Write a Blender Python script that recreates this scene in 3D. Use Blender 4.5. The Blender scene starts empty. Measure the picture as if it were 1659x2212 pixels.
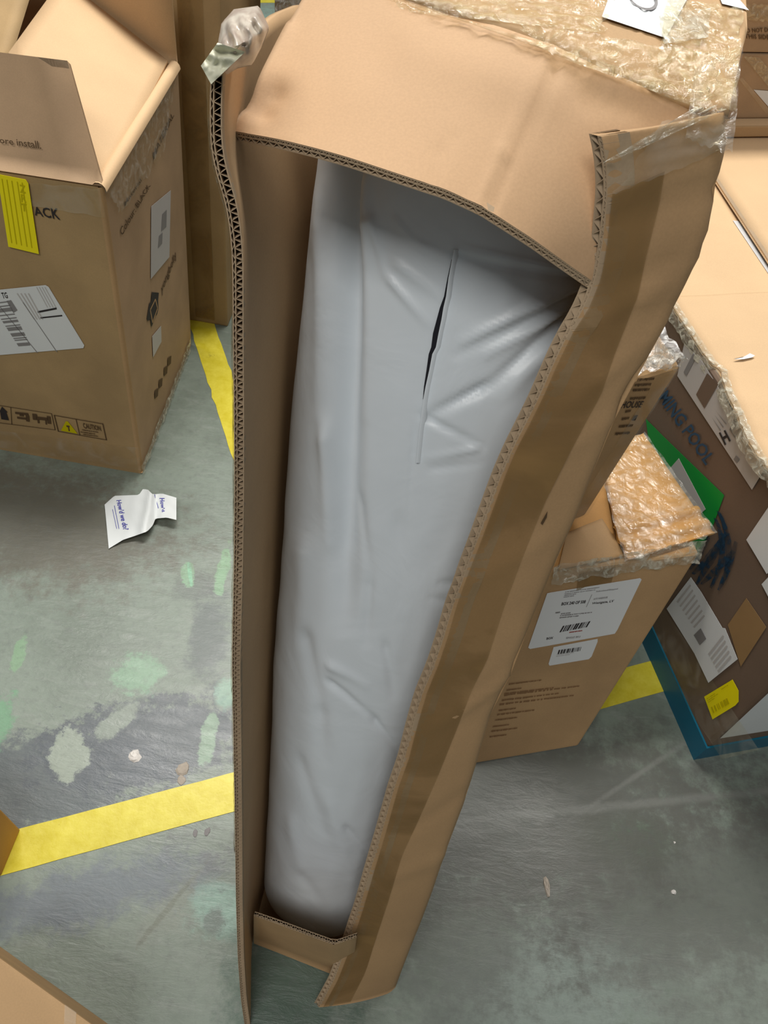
import bpy, bmesh, math, random
import numpy as np
from mathutils import Vector, noise as mnoise
random.seed(7)
SC = bpy.context.scene
COL = SC.collection
# ------------------------------------------------------------------ camera
IMG_W, IMG_H, FPX = 1659.0, 2212.0, 1604.0
CX, CY, CAM_H = 829.5, 1106.0, 1.5
ROLL = math.radians(9.1); TILT = math.atan(1300 / 1604.0)
F0 = np.array([0, math.sin(TILT), -math.cos(TILT)])
_R0 = np.array([1.0, 0, 0]); _D0 = np.cross(F0, _R0)
CR = math.cos(ROLL) * _R0 - math.sin(ROLL) * _D0
CD = math.sin(ROLL) * _R0 + math.cos(ROLL) * _D0
CAMP = np.array([0, 0, CAM_H])
cam_data = bpy.data.cameras.new('camera'); cam = bpy.data.objects.new('camera', cam_data); COL.objects.link(cam)
cam_data.sensor_fit = 'VERTICAL'; cam_data.sensor_height = 36.0; cam_data.lens = FPX / IMG_H * 36.0
cam_data.clip_start = 0.02; cam_data.clip_end = 60
from mathutils import Matrix
M = Matrix.Identity(4)
for i in range(3):
    M[i][0] = CR[i]; M[i][1] = -CD[i]; M[i][2] = -F0[i]; M[i][3] = CAMP[i]
cam.matrix_world = M
SC.camera = cam
# ------------------------------------------------------------------ world, lights, exposure
w = bpy.data.worlds.new('world'); SC.world = w; w.use_nodes = True
w.node_tree.nodes['Background'].inputs[0].default_value = (0.93, 0.97, 1.0, 1)
w.node_tree.nodes['Background'].inputs[1].default_value = 0.11
def area(name, loc, size, power, target=None, col=(1, .97, .92)):
    l = bpy.data.lights.new(name, 'AREA'); l.shape = 'RECTANGLE'; l.size, l.size_y = size; l.energy = power; l.color = col
    o = bpy.data.objects.new(name, l); COL.objects.link(o); o.location = loc
    if target is not None:
        o.rotation_euler = (Vector(target) - Vector(loc)).to_track_quat('-Z', 'Y').to_euler()
    return o
area('ceiling_lamp', (-0.6, 2.7, 4.6), (2.6, 0.4), 150, (0.0, 1.2, 0))
area('ceiling_lamp', (1.6, 3.6, 4.8), (2.4, 0.4), 60, (0.8, 1.6, 0))
area('ceiling_lamp', (-0.8, -1.5, 4.6), (2.8, 1.3), 72, (-0.1, 0.5, 0.3))
SC.view_settings.view_transform = 'Standard'; SC.view_settings.look = 'None'
SC.view_settings.gamma = 1; SC.view_settings.use_curve_mapping = False
SC.view_settings.exposure = 0.35
# ------------------------------------------------------------------ calibrated placing helpers
def ray(x, y): return F0 + (x - CX) / FPX * CR + (y - CY) / FPX * CD
def Pw(x, y, w_): return CAMP + w_ * ray(x, y)                     # point at depth w
def Pz(x, y, z=0.0):
    d = ray(x, y); return CAMP + (z - CAM_H) / d[2] * d             # point at height z
def Py(x, y, Y):
    d = ray(x, y); return CAMP + Y / d[1] * d
def plane(a, b, c):
    a, b, c = map(np.asarray, (a, b, c)); n = np.cross(b - a, c - a); n = n / np.linalg.norm(n)
    if n @ (CAMP - a) < 0: n = -n
    return (a, n)
def hit(pl, x, y, off=0.0):
    a, n = pl; d = ray(x, y); t = ((a + n * off) - CAMP) @ n / (d @ n); return CAMP + t * d
def depth(p): return float((np.asarray(p) - CAMP) @ F0)
def proj(p):
    v = np.asarray(p) - CAMP; w_ = v @ F0; return CX + FPX * (v @ CR) / w_, CY + FPX * (v @ CD) / w_
def nrm(v): v = np.asarray(v, float); return v / (np.linalg.norm(v) + 1e-12)
def grid_unit(a): return a / np.linalg.norm(a, axis=-1, keepdims=True)
def resample(pts, n):
    pts = np.asarray(pts, float); d = np.r_[0, np.cumsum(np.linalg.norm(np.diff(pts, axis=0), axis=1))]
    s = np.linspace(0, d[-1], n); return np.stack([np.interp(s, d, pts[:, i]) for i in range(pts.shape[1])], 1)
def smooth(pts, it=2):
    pts = pts.copy()
    for _ in range(it): pts[1:-1] = pts[1:-1] * .5 + (pts[:-2] + pts[2:]) * .25
    return pts
# ------------------------------------------------------------------ materials
MATS = {}
def newmat(name):
    m = bpy.data.materials.new(name); m.use_nodes = True; nt = m.node_tree
    b = nt.nodes['Principled BSDF']; MATS[name] = m; return m, nt, b
def N(nt, t, **kw):
    n = nt.nodes.new(t)
    for k, v in kw.items():
        if k in n.inputs: n.inputs[k].default_value = v
        else: setattr(n, k, v)
    return n
def mixc(nt, fac, a, b, blend='MIX'):
    n = nt.nodes.new('ShaderNodeMix'); n.data_type = 'RGBA'; n.blend_type = blend
    for sock, v in ((n.inputs[0], fac), (n.inputs[6], a), (n.inputs[7], b)):
        if hasattr(v, 'links') or hasattr(v, 'is_linked'): nt.links.new(v, sock)
        elif isinstance(v, (int, float)): sock.default_value = v
        else: sock.default_value = (*v, 1)
    return n.outputs[2]
def math_n(nt, op, a, b=None):
    n = nt.nodes.new('ShaderNodeMath'); n.operation = op
    for i, v in enumerate((a, b)):
        if v is None: continue
        if isinstance(v, (int, float)): n.inputs[i].default_value = v
        else: nt.links.new(v, n.inputs[i])
    return n.outputs[0]
def cardboard(name, col, dark=0.8, rough=.72, flute=0.0, crumple=.35, fdir=(1, 0, 0)):
    m, nt, b = newmat(name)
    g = N(nt, 'ShaderNodeNewGeometry')
    n1 = N(nt, 'ShaderNodeTexNoise', Scale=7.0, Detail=4.0); n2 = N(nt, 'ShaderNodeTexNoise', Scale=420.0, Detail=2.0)
    n3 = N(nt, 'ShaderNodeTexNoise', Scale=2.2, Detail=2.0)
    for n in (n1, n2, n3): nt.links.new(g.outputs['Position'], n.inputs['Vector'])
    r = N(nt, 'ShaderNodeMapRange'); r.inputs[1].default_value = .35; r.inputs[2].default_value = .68
    nt.links.new(n1.outputs[0], r.inputs[0])
    c = mixc(nt, r.outputs[0], [x * dark for x in col], col)
    r2 = N(nt, 'ShaderNodeMapRange'); r2.inputs[1].default_value = .3; r2.inputs[2].default_value = .7; r2.inputs[3].default_value = .955; r2.inputs[4].default_value = 1.03
    nt.links.new(n2.outputs[0], r2.inputs[0])
    c = mixc(nt, 1.0, c, r2.outputs[0], 'MULTIPLY')
    nt.links.new(c, b.inputs['Base Color']); b.inputs['Roughness'].default_value = rough
    b.inputs['Specular IOR Level'].default_value = .35
    bp = N(nt, 'ShaderNodeBump', Strength=crumple, Distance=.02)
    nt.links.new(n3.outputs[0], bp.inputs['Height'])
    bp2 = N(nt, 'ShaderNodeBump', Strength=.05, Distance=.001)
    nt.links.new(n2.outputs[0], bp2.inputs['Height']); nt.links.new(bp.outputs[0], bp2.inputs['Normal'])
    out = bp2.outputs[0]
    if flute:
        dp = N(nt, 'ShaderNodeVectorMath', operation='DOT_PRODUCT'); dp.inputs[1].default_value = fdir
        nt.links.new(g.outputs['Position'], dp.inputs[0])
        s = math_n(nt, 'SINE', math_n(nt, 'MULTIPLY', dp.outputs['Value'], 2 * math.pi / .008))
        bp3 = N(nt, 'ShaderNodeBump', Strength=flute, Distance=.0006)
        nt.links.new(s, bp3.inputs['Height']); nt.links.new(out, bp3.inputs['Normal']); out = bp3.outputs[0]
    nt.links.new(out, b.inputs['Normal'])
    return m
cardboard('card', (.50, .32, .16))
cardboard('card_inner', (.54, .35, .185), dark=.9)
cardboard('card_pink', (.45, .30, .175))
cardboard('card_olive', (.43, .29, .14))
cardboard('card_warm', (.62, .34, .10), dark=.85)
cardboard('card_top_lit', (.70, .485, .28), dark=.93, crumple=.2)  # lit copy of the card: overhead light on upward faces put into the colour
cardboard('card_orange', (.50, .27, .09), dark=.85)
cardboard('card_flap', (.57, .365, .205), dark=.93, crumple=.3)
cardboard('card_edge', (.46, .34, .22), rough=.9, crumple=0)
cardboard('card_side', (.48, .30, .15), dark=.86, flute=0.0)
cardboard('card_shade', (.17, .115, .08), dark=.9)  # shaded copy of the card: pool carton's dark side put into the colour
def plain(name, col, rough=.5, spec=.4, noise_amt=0, scale=30):
    m, nt, b = newmat(name)
    b.inputs['Roughness'].default_value = rough; b.inputs['Specular IOR Level'].default_value = spec
    if noise_amt:
        n = N(nt, 'ShaderNodeTexNoise', Scale=float(scale), Detail=3.0); g = N(nt, 'ShaderNodeNewGeometry'); nt.links.new(g.outputs['Position'], n.inputs['Vector'])
        nt.links.new(mixc(nt, n.outputs[0], [x * (1 - noise_amt) for x in col], [min(1, x * (1 + noise_amt * .5)) for x in col]), b.inputs['Base Color'])
    else: b.inputs['Base Color'].default_value = (*col, 1)
    return m
plain('paper', (.72, .74, .75), .45, .4, .05, 12)
plain('paper_grey_shade', (.50, .48, .47), .55, .3, .06, 14)  # white label paper with shade put into its colour; also used for faint print
plain('receipt', (.80, .84, .84), .5, .35, .03, 12)
plain('ink', (.035, .03, .03), .6, .2)
plain('ink_card', (.10, .06, .03), .7, .2)
plain('ink_faint', (.25, .14, .065), .7, .2)
plain('tape_pale', (.74, .73, .56), .4, .4, .1, 60)
plain('ink_grey', (.24, .23, .23), .6, .2)
plain('ink_blue', (.10, .10, .42), .6, .2)
plain('ink_navy', (.03, .07, .13), .6, .2)
plain('ink_red', (.35, .06, .04), .6, .2)
plain('yellow_sticker', (.92, .80, .0), .45, .4, .05, 40)
plain('green_sticker', (.0, .28, .035), .5, .3, .05, 10)
plain('blue_band', (.005, .13, .22), .4, .4, .12, 25)
plain('chip', (.75, .72, .68), .6, .3, .2, 200)
plain('dark_tape', (.33, .20, .09), .35, .5, .12, 20)
plain('pale_lining', (.62, .62, .62), .5, .3, .1, 30)
# yellow floor tape
m, nt, b = newmat('floor_tape')
g = N(nt, 'ShaderNodeNewGeometry'); n1 = N(nt, 'ShaderNodeTexNoise', Scale=30.0, Detail=6.0, Roughness=.7); nt.links.new(g.outputs['Position'], n1.inputs['Vector'])
n2 = N(nt, 'ShaderNodeTexNoise', Scale=9.0, Detail=6.0, Roughness=.75); nt.links.new(g.outputs['Position'], n2.inputs['Vector'])
r = N(nt, 'ShaderNodeMapRange'); r.inputs[1].default_value = .35; r.inputs[2].default_value = .7; nt.links.new(n1.outputs[0], r.inputs[0])
c = mixc(nt, r.outputs[0], (.62, .52, .02), (.74, .65, .07))
r = N(nt, 'ShaderNodeMapRange'); r.inputs[1].default_value = .655; r.inputs[2].default_value = .70; nt.links.new(n2.outputs[0], r.inputs[0])
c = mixc(nt, r.outputs[0], c, (.30, .24, .02)); nt.links.new(c, b.inputs['Base Color']); b.inputs['Roughness'].default_value = .38
bp = N(nt, 'ShaderNodeBump', Strength=.35, Distance=.002); nt.links.new(n1.outputs[0], bp.inputs['Height']); nt.links.new(bp.outputs[0], b.inputs['Normal'])
# grey plastic film of the bag
m, nt, b = newmat('bag_film')
b.inputs['Base Color'].default_value = (.70, .76, .81, 1); b.inputs['Roughness'].default_value = .36; b.inputs['Specular IOR Level'].default_value = .55
g = N(nt, 'ShaderNodeNewGeometry'); n1 = N(nt, 'ShaderNodeTexNoise', Scale=9.0, Detail=4.0, Distortion=.8); nt.links.new(g.outputs['Position'], n1.inputs['Vector'])
bp = N(nt, 'ShaderNodeBump', Strength=.25, Distance=.012); nt.links.new(n1.outputs[0], bp.inputs['Height']); nt.links.new(bp.outputs[0], b.inputs['Normal'])
plain('bag_inside', (.02, .02, .025), .9, .1)
# clear packing tape / film
def film(name, tint=(.9, .88, .8), op=.12, bump=.6, scale=38.0, rough=.16, gl=.07):
    m, nt, b = newmat(name); nt.nodes.remove(b); out = nt.nodes['Material Output']
    g = N(nt, 'ShaderNodeNewGeometry'); n1 = N(nt, 'ShaderNodeTexNoise', Scale=scale, Detail=5.0, Distortion=1.2); nt.links.new(g.outputs['Position'], n1.inputs['Vector'])
    bp = N(nt, 'ShaderNodeBump', Strength=bump, Distance=.01); nt.links.new(n1.outputs[0], bp.inputs['Height'])
    tr = N(nt, 'ShaderNodeBsdfTransparent'); tr.inputs[0].default_value = (.97, .95, .88, 1)
    df = N(nt, 'ShaderNodeBsdfDiffuse'); df.inputs[0].default_value = (*tint, 1)
    gs = N(nt, 'ShaderNodeBsdfGlossy'); gs.inputs['Roughness'].default_value = rough; gs.inputs['Color'].default_value = (1, 1, 1, 1)
    for s in (df, gs): nt.links.new(bp.outputs[0], s.inputs['Normal'])
    mx = N(nt, 'ShaderNodeMixShader'); r = N(nt, 'ShaderNodeMapRange'); r.inputs[1].default_value = .45; r.inputs[2].default_value = .7; r.inputs[3].default_value = op * .4; r.inputs[4].default_value = op * 2
    nt.links.new(n1.outputs[0], r.inputs[0]); nt.links.new(r.outputs[0], mx.inputs[0]); nt.links.new(tr.outputs[0], mx.inputs[1]); nt.links.new(df.outputs[0], mx.inputs[2])
    m2 = N(nt, 'ShaderNodeMixShader'); m2.inputs[0].default_value = gl; nt.links.new(mx.outputs[0], m2.inputs[1]); nt.links.new(gs.outputs[0], m2.inputs[2])
    nt.links.new(m2.outputs[0], out.inputs[0])
    return m
film('clear_tape')
film('clear_tape_crinkled', (.90, .80, .50), .17, .9, 60.0, .13, .085)
film('white_tape', (.72, .70, .58), .42, .7, 50.0, .2, .08)
film('clear_tape_flat', (.8, .76, .66), .10, .2, 14.0, .25, .04)
film('tape_tint', (.27, .16, .06), .62, .12, 4.0, .25, .03)
film('film_wrap', (.85, .84, .82), .45, .8, 50.0, .15, .10)
# floor
m, nt, b = newmat('floor_paint')
g = N(nt, 'ShaderNodeNewGeometry'); POS = g.outputs['Position']
def noise(scale, detail=5.0, rough=.6, dist=0.0, stretch=None, rotz=0):
    n = N(nt, 'ShaderNodeTexNoise', Scale=float(scale), Detail=detail, Roughness=rough, Distortion=dist)
    if stretch:
        mp = N(nt, 'ShaderNodeMapping'); mp.inputs['Scale'].default_value = stretch; mp.inputs['Rotation'].default_value = (0, 0, rotz)
        nt.links.new(POS, mp.inputs['Vector']); nt.links.new(mp.outputs[0], n.inputs['Vector'])
    else: nt.links.new(POS, n.inputs['Vector'])
    return n.outputs[0]
def rng(v, a, b_, c=0., d=1.):
    r = N(nt, 'ShaderNodeMapRange'); r.interpolation_type = 'SMOOTHSTEP'
    for i, x in enumerate((a, b_, c, d)): r.inputs[1 + i].default_value = x
    nt.links.new(v, r.inputs[0]); return r.outputs[0]
nl = noise(3.0, 6, .65); nf = noise(60, 4, .7); ns = noise(14, 6, .7, .5, (1, 3.2, 1), .35); ned = noise(26, 5, .75)
col = mixc(nt, rng(nl, .35, .65), (.165, .20, .165), (.225, .272, .228))
col = mixc(nt, rng(ns, .5, .72, 0, .45), col, (.29, .32, .29))
wob = math_n(nt, 'MULTIPLY', math_n(nt, 'SUBTRACT', ned, .5), 2.4)
wob2 = math_n(nt, 'MULTIPLY', math_n(nt, 'SUBTRACT', nl, .5), 1.6)
def blob(px, py, rx, ry, rot, colr, amt=1.0, soft=.25, wobv=None):
    global col
    c = Pz(px, py, 0)
    mp = N(nt, 'ShaderNodeMapping'); mp.vector_type = 'TEXTURE'
    mp.inputs['Location'].default_value = (c[0], c[1], 0); mp.inputs['Rotation'].default_value = (0, 0, math.radians(rot)); mp.inputs['Scale'].default_value = (rx, ry, 1)
    nt.links.new(POS, mp.inputs['Vector'])
    ln = N(nt, 'ShaderNodeVectorMath', operation='LENGTH'); nt.links.new(mp.outputs[0], ln.inputs[0])
    v = math_n(nt, 'ADD', math_n(nt, 'ADD', ln.outputs['Value'], wob), wob2)
    col = mixc(nt, rng(v, 1 - soft, 1 + soft, amt, 0.), col, colr)
DK = (.085, .10, .115)
blob(300, 1600, .22, .085, 20, DK, .9, .18)
blob(80, 1680, .20, .10, 15, DK, .8, .2)
blob(450, 1370, .045, .12, 10, (.12, .14, .14), .75, .3)
blob(420, 1270, .05, .05, 0, (.14, .16, .15), .6, .35)
blob(380, 1950, .03, .10, -35, (.24, .26, .22), .4, .3)
blob(200, 1930, .22, .05, 20, (.13, .15, .20), .65, .4)
blob(150, 1630, .035, .05, 25, (.30, .35, .29), .9, .15)
blob(250, 1560, .02, .05, -35, (.28, .33, .27), .7, .2)
blob(405, 1240, .016, .045, 20, (.25, .42, .27), .85, .12)
blob(410, 1238, .005, .04, 22, (.26, .55, .36), .8, .2)
blob(482, 1230, .015, .07, 5, (.24, .42, .25), .8, .15)
blob(40, 1415, .014, .045, 10, (.22, .38, .22), .7, .2)
blob(-5, 1555, .035, .07, 0, (.16, .34, .20), .8, .2)
blob(300, 1455, .05, .045, 40, (.24, .40, .27), .75, .25)
blob(450, 1590, .016, .055, 5, (.24, .36, .25), .8, .15)
blob(490, 1500, .022, .035, 0, (.28, .47, .36), .6, .25)
blob(470, 1960, .05, .04, 0, (.30, .50, .42), .6, .4)
blob(460, 1990, .018, .02, 0, (.13, .14, .13), .7, .35)
blob(80, 1130, .36, .16, 0, (.13, .115, .09), .75, .45)  # open carton's shadow and brown reflection painted into the floor
blob(1370, 1810, .10, .055, 10, (.07, .16, .07), .8, .45)
blob(1200, 2120, .20, .10, 12, (.25, .30, .27), .8, .4)
blob(1560, 2120, .16, .10, 0, (.22, .25, .22), .6, .4)
blob(1150, 1760, .5, .16, 14, (.115, .115, .105), .75, .4)  # shade of the cartons on the right floor painted in, with the next two
blob(1500, 1900, .35, .16, 14, (.125, .125, .11), .6, .4)
blob(1000, 1990, .16, .14, 0, (.11, .115, .10), .6, .4)
blob(620, 2140, .10, .12, 0, (.05, .10, .07), .7, .4)  # painted shadow between the tall carton's front edges
blob(1320, 1742, .40, .008, 14, (.25, .26, .24), .5, .7)
blob(1390, 1665, .13, .005, 38, (.26, .27, .25), .5, .7)
blob(1060, 1760, .14, .03, 20, (.24, .25, .23), .45, .6)
blob(365, 1960, .006, .075, -28, (.17, .19, .15), .8, .35)
blob(560, 60, .25, .30, 0, (.25, .40, .34), .6, .4)
col = mixc(nt, rng(nf, .45, .75, 0, .35), col, (.12, .13, .125))
scr = noise(9, 8, .8, 0, (9, .5, 1), -.9); col = mixc(nt, rng(scr, .66, .72, 0, .25), col, (.42, .44, .42))
scr = noise(9, 8, .8, 0, (9, .5, 1), .5); col = mixc(nt, rng(scr, .67, .72, 0, .25), col, (.42, .44, .42))
nt.links.new(col, b.inputs['Base Color'])
nt.links.new(rng(nl, .3, .7, .30, .46), b.inputs['Roughness']); b.inputs['Specular IOR Level'].default_value = .55
bp = N(nt, 'ShaderNodeBump', Strength=.12, Distance=.002); nt.links.new(nf, bp.inputs['Height'])
bp2 = N(nt, 'ShaderNodeBump', Strength=.15, Distance=.01); nt.links.new(ns, bp2.inputs['Height']); nt.links.new(bp.outputs[0], bp2.inputs['Normal']); nt.links.new(bp2.outputs[0], b.inputs['Normal'])
# ------------------------------------------------------------------ object helpers
def rootloc(p):
    while p.parent is not None: p = p.parent
    return np.array(p.location)
def add(name, verts, faces, mat, parent=None, smooth_=False, label=None, kind=None, mats=None, fm=None):
    me = bpy.data.meshes.new(name)
    off = rootloc(parent) if parent is not None else np.zeros(3)
    me.from_pydata([tuple(np.asarray(v) - off) for v in verts], [], faces); me.update()
    for mm in (mats or [mat]): me.materials.append(MATS[mm])
    if fm: me.polygons.foreach_set('material_index', fm)
    if smooth_: me.polygons.foreach_set('use_smooth', [True] * len(me.polygons))
    o = bpy.data.objects.new(name, me); COL.objects.link(o)
    if parent is not None: o.parent = parent
    if label: o['label'] = label
    if kind: o['kind'] = kind
    return o
def thing(name, label, cat, loc, group=None):
    o = bpy.data.objects.new(name, None); COL.objects.link(o); o.location = tuple(loc)
    o['label'] = label; o['category'] = cat; o.empty_display_size = .05
    if group: o['group'] = group
    return o
def tag(o, label, cat, group=None):
    o['label'] = label; o['category'] = cat
    if group: o['group'] = group
    return o
def gfaces(nv, nu, base=0, flip=False):
    fs = []
    for j in range(nv - 1):
        for i in range(nu - 1):
            a = base + j * nu + i; q = (a, a + 1, a + nu + 1, a + nu)
            fs.append(q[::-1] if flip else q)
    return fs
def grid_from_edges(L, R, nu, nv):
    L = resample(L, nv); R = resample(R, nv)
    t = np.linspace(0, 1, nu)[None, :, None]
    return L[:, None, :] * (1 - t) + R[:, None, :] * t
def grid_normals(G):
    du = np.gradient(G, axis=1); dv = np.gradient(G, axis=0); n = np.cross(du, dv)
    return n / (np.linalg.norm(n, axis=2, keepdims=True) + 1e-12)
def slab(name, G, off, mat, parent, open_sides=(), mat2=None, label=None):
    """hollow sheet pair: G and G+off, closed on the sides that are not cut open"""
    nv, nu, _ = G.shape; H = G + off
    V = np.concatenate([G.reshape(-1, 3), H.reshape(-1, 3)]); n0 = nv * nu
    f1 = gfaces(nv, nu); f2 = gfaces(nv, nu, n0, True); fs = f1 + f2; fm = [0] * len(f1) + [1] * len(f2)
    def side(ids):
        for a, c in zip(ids[:-1], ids[1:]): fs.append((a, a + n0, c + n0, c)); fm.append(0)
    if 'u0' not in open_sides: side([j * nu for j in range(nv)])
    if 'u1' not in open_sides: side([j * nu + nu - 1 for j in range(nv)])
    if 'v0' not in open_sides: side(list(range(nu)))
    if 'v1' not in open_sides: side([(nv - 1) * nu + i for i in range(nu)])
    return add(name, V, fs, mat, parent, True, label, mats=[mat, mat2 or mat], fm=fm)
def flutes(name, edge, inward, tdir, thick, parent, pitch=.0085, d=.014, mat='card_edge', label=None, split=.34, liner=.0007):
    """the cut edge of double-wall board: three liners and two waves of fluting; edge polyline, inward & thickness vectors (per point)"""
    edge = np.asarray(edge); seg = np.linalg.norm(np.diff(edge, axis=0), axis=1); S = np.r_[0, np.cumsum(seg)]; Ltot = S[-1]
    inward = np.broadcast_to(inward, edge.shape); tdir = np.broadcast_to(tdir, edge.shape); thick = np.broadcast_to(thick, S.shape)
    def at(s):
        s = np.clip(s, 0, Ltot)
        return [np.stack([np.interp(s, S, a[:, i]) for i in range(3)], 1) for a in (edge, inward, tdir)] + [np.interp(s, S, thick)]
    V = []; Fs = []
    def path(s, n, half):
        ds = np.gradient(s); dn = np.gradient(n); l = np.hypot(ds, dn) + 1e-12; ps, pn = -dn / l, ds / l
        rows = []
        for sg, dd in ((-1, 0), (1, 0), (-1, d), (1, d)):
            E_, I_, T_, K_ = at(s + sg * half * ps); q = E_ + T_ * (n + sg * half * pn)[:, None] + I_ * dd; rows.append(q)
        base = len(V)
        for k in range(len(s)):
            for r_ in rows: V.append(r_[k])
        for k in range(len(s) - 1):
            a = base + 4 * k; c = a + 4
            Fs.extend([(a, a + 1, c + 1, c), (a, c, c + 2, a + 2), (a + 1, a + 3, c + 3, c + 1)])
    nS = int(Ltot / .01) + 2; s = np.linspace(0, Ltot, nS); K = np.interp(s, S, thick)
    jit = np.array([mnoise.noise(Vector((x * 40, 3.1, 0))) * .0006 for x in s])
    path(s, K * 0 + liner / 2, liner / 2); path(s, K - liner / 2, liner / 2); path(s, K * split + jit, liner / 2)
    for (a, b_, p) in ((0, split, pitch * .62), (split, 1, pitch)):
        n = int(Ltot / p * 8); s = np.linspace(0, Ltot, n); K = np.interp(s, S, thick)
        ph = s / p * 2 * math.pi + np.array([mnoise.noise(Vector((x * 25, a * 9, 5))) * 1.6 for x in s])
        wv = np.arcsin(np.sin(ph)) / (math.pi / 2) * .75 + np.sin(ph) * .25
        path(s, K * ((a + b_) / 2 + wv * (b_ - a) / 2 * .96), .00028)
    return add(name, V, Fs, mat, parent, False, label, kind='stuff')
def hexbox(name, b4, t4, mat, parent, bev=.005, seg=2, mats=None, top_mat=None, label=None):
    """closed carton body through eight corners: bottom and top quads in the same order"""
    bm = bmesh.new(); off = rootloc(parent) if parent is not None else np.zeros(3)
    vs = [bm.verts.new(tuple(np.asarray(p) - off)) for p in list(b4) + list(t4)]
    fs = [bm.faces.new([vs[i] for i in (3, 2, 1, 0)]), bm.faces.new([vs[i] for i in (4, 5, 6, 7)])]
    for i in range(4):
        j = (i + 1) % 4; fs.append(bm.faces.new([vs[i], vs[j], vs[4 + j], vs[4 + i]]))
    if top_mat: fs[1].material_index = 1
    bmesh.ops.recalc_face_normals(bm, faces=bm.faces)
    bmesh.ops.bevel(bm, geom=bm.edges[:], offset=bev, segments=seg, affect='EDGES', profile=.6)
    me = bpy.data.meshes.new(name); bm.to_mesh(me); bm.free(); me.materials.append(MATS[mat])
    if top_mat: me.materials.append(MATS[top_mat])
    o = bpy.data.objects.new(name, me); COL.objects.link(o)
    if parent is not None: o.parent = parent
    if label: o['label'] = label
    return o
def bil(q, u, v):  # q = TL,TR,BR,BL ; v downwards
    return q[0] * (1 - u) * (1 - v) + q[1] * u * (1 - v) + q[2] * u * v + q[3] * (1 - u) * v
def hq(pl, pts, off=.0012): return [hit(pl, x, y, off) for x, y in pts]
def qn(q):
    n = nrm(np.cross(q[1] - q[0], q[3] - q[0])); return n if n @ (CAMP - q[0]) > 0 else -n
def sheet(name, pts3, mat, parent, thick=.0004, label=None):
    """thin flat sticker / label through coplanar outline points"""
    pts3 = [np.asarray(p) for p in pts3]; n = nrm(np.cross(pts3[1] - pts3[0], pts3[-1] - pts3[0])); n = n if n @ (CAMP - pts3[0]) > 0 else -n
    k = len(pts3); V = pts3 + [p - n * thick for p in pts3]
    fs = [tuple(range(k)), tuple(range(2 * k - 1, k - 1, -1))] + [(i, (i + 1) % k, k + (i + 1) % k, k + i) for i in range(k)]
    return add(name, V, fs, mat, parent, False, label)
def wavy_sheet(name, q, mat, parent, amp=.001, nu=24, nv=10, fr=30, ragged=0, label=None, seed=0):
    n = qn(q); V = []
    for j in range(nv):
        for i in range(nu):
            u, v = i / (nu - 1), j / (nv - 1)
            if ragged:
                if j == 0: v += ragged * mnoise.noise(Vector((u * 9, seed, 1)))
                if j == nv - 1: v += ragged * mnoise.noise(Vector((u * 9, seed, 7)))
                if i == 0: u += ragged * .5 * mnoise.noise(Vector((v * 9, seed, 13)))
                if i == nu - 1: u += ragged * .5 * mnoise.noise(Vector((v * 9, seed, 21)))
            p = bil(q, u, v); h = mnoise.noise(Vector(p * fr + seed)) * amp + abs(mnoise.noise(Vector(p * fr * 2.3 + seed + 5))) * amp
            V.append(p + n * h)
    return add(name, V, gfaces(nv, nu), mat, parent, True, label)
def text(name, s, q, mat, parent, bold=0.0, shear=0.0, align='LEFT', label=None):
    cu = bpy.data.curves.new('txt', 'FONT'); cu.body = s; cu.resolution_u = 2; cu.offset = bold; cu.shear = shear; cu.align_x = align; cu.space_line = .85
    to = bpy.data.objects.new('txt', cu); COL.objects.link(to)
    dg = bpy.context.evaluated_depsgraph_get(); me = bpy.data.meshes.new_from_object(to.evaluated_get(dg))
    co = np.array([v.co[:] for v in me.vertices]); fs = [tuple(p.vertices) for p in me.polygons]
    bpy.data.objects.remove(to); bpy.data.curves.remove(cu); bpy.data.meshes.remove(me)
    if len(co) == 0: return None
    mn, mx = co.min(0), co.max(0); u = (co[:, 0] - mn[0]) / (mx[0] - mn[0]); v = 1 - (co[:, 1] - mn[1]) / (mx[1] - mn[1])
    n = qn(q) * .0004
    return add(name, [bil(q, a, c) + n for a, c in zip(u, v)], fs, mat, parent, False, label)
def rects(name, rs, q, mat, parent, label=None, kind=None, off=.0004):
    V = []; fs = []; n = qn(q) * off
    for (x0, y0, x1, y1) in rs:
        k = len(V); V += [bil(q, *p) + n for p in ((x0, y0), (x1, y0), (x1, y1), (x0, y1))]; fs.append((k, k + 1, k + 2, k + 3))
    return add(name, V, fs, mat, parent, False, label, kind)
def barcode(q, mat, parent, n=28, vertical=False, seed=1):
    r = random.Random(seed); xs = 0; rs = []
    while xs < 1:
        w_ = r.choice([.5, .5, 1, 1.6]) / n; rs.append((xs, 0, min(1, xs + w_), 1) if not vertical else (0, xs, 1, min(1, xs + w_))); xs += w_ + r.choice([.4, .6, 1.1]) / n
    return rects('barcode', rs, q, mat, parent)
def lines(q, mat, parent, ys, seed=0, h=.03, x0=0., words=True):
    r = random.Random(seed); rs = []
    for (y, a, b_) in ys:
        x = a
        while x < b_:
            w_ = min(b_ - x, r.uniform(.02, .05)); rs.append((x, y, x + w_, y + h * r.uniform(.7, 1))); x += w_ + r.choice([.004, .006, .02])
    return rects('small_print', rs, q, mat, parent)
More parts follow.
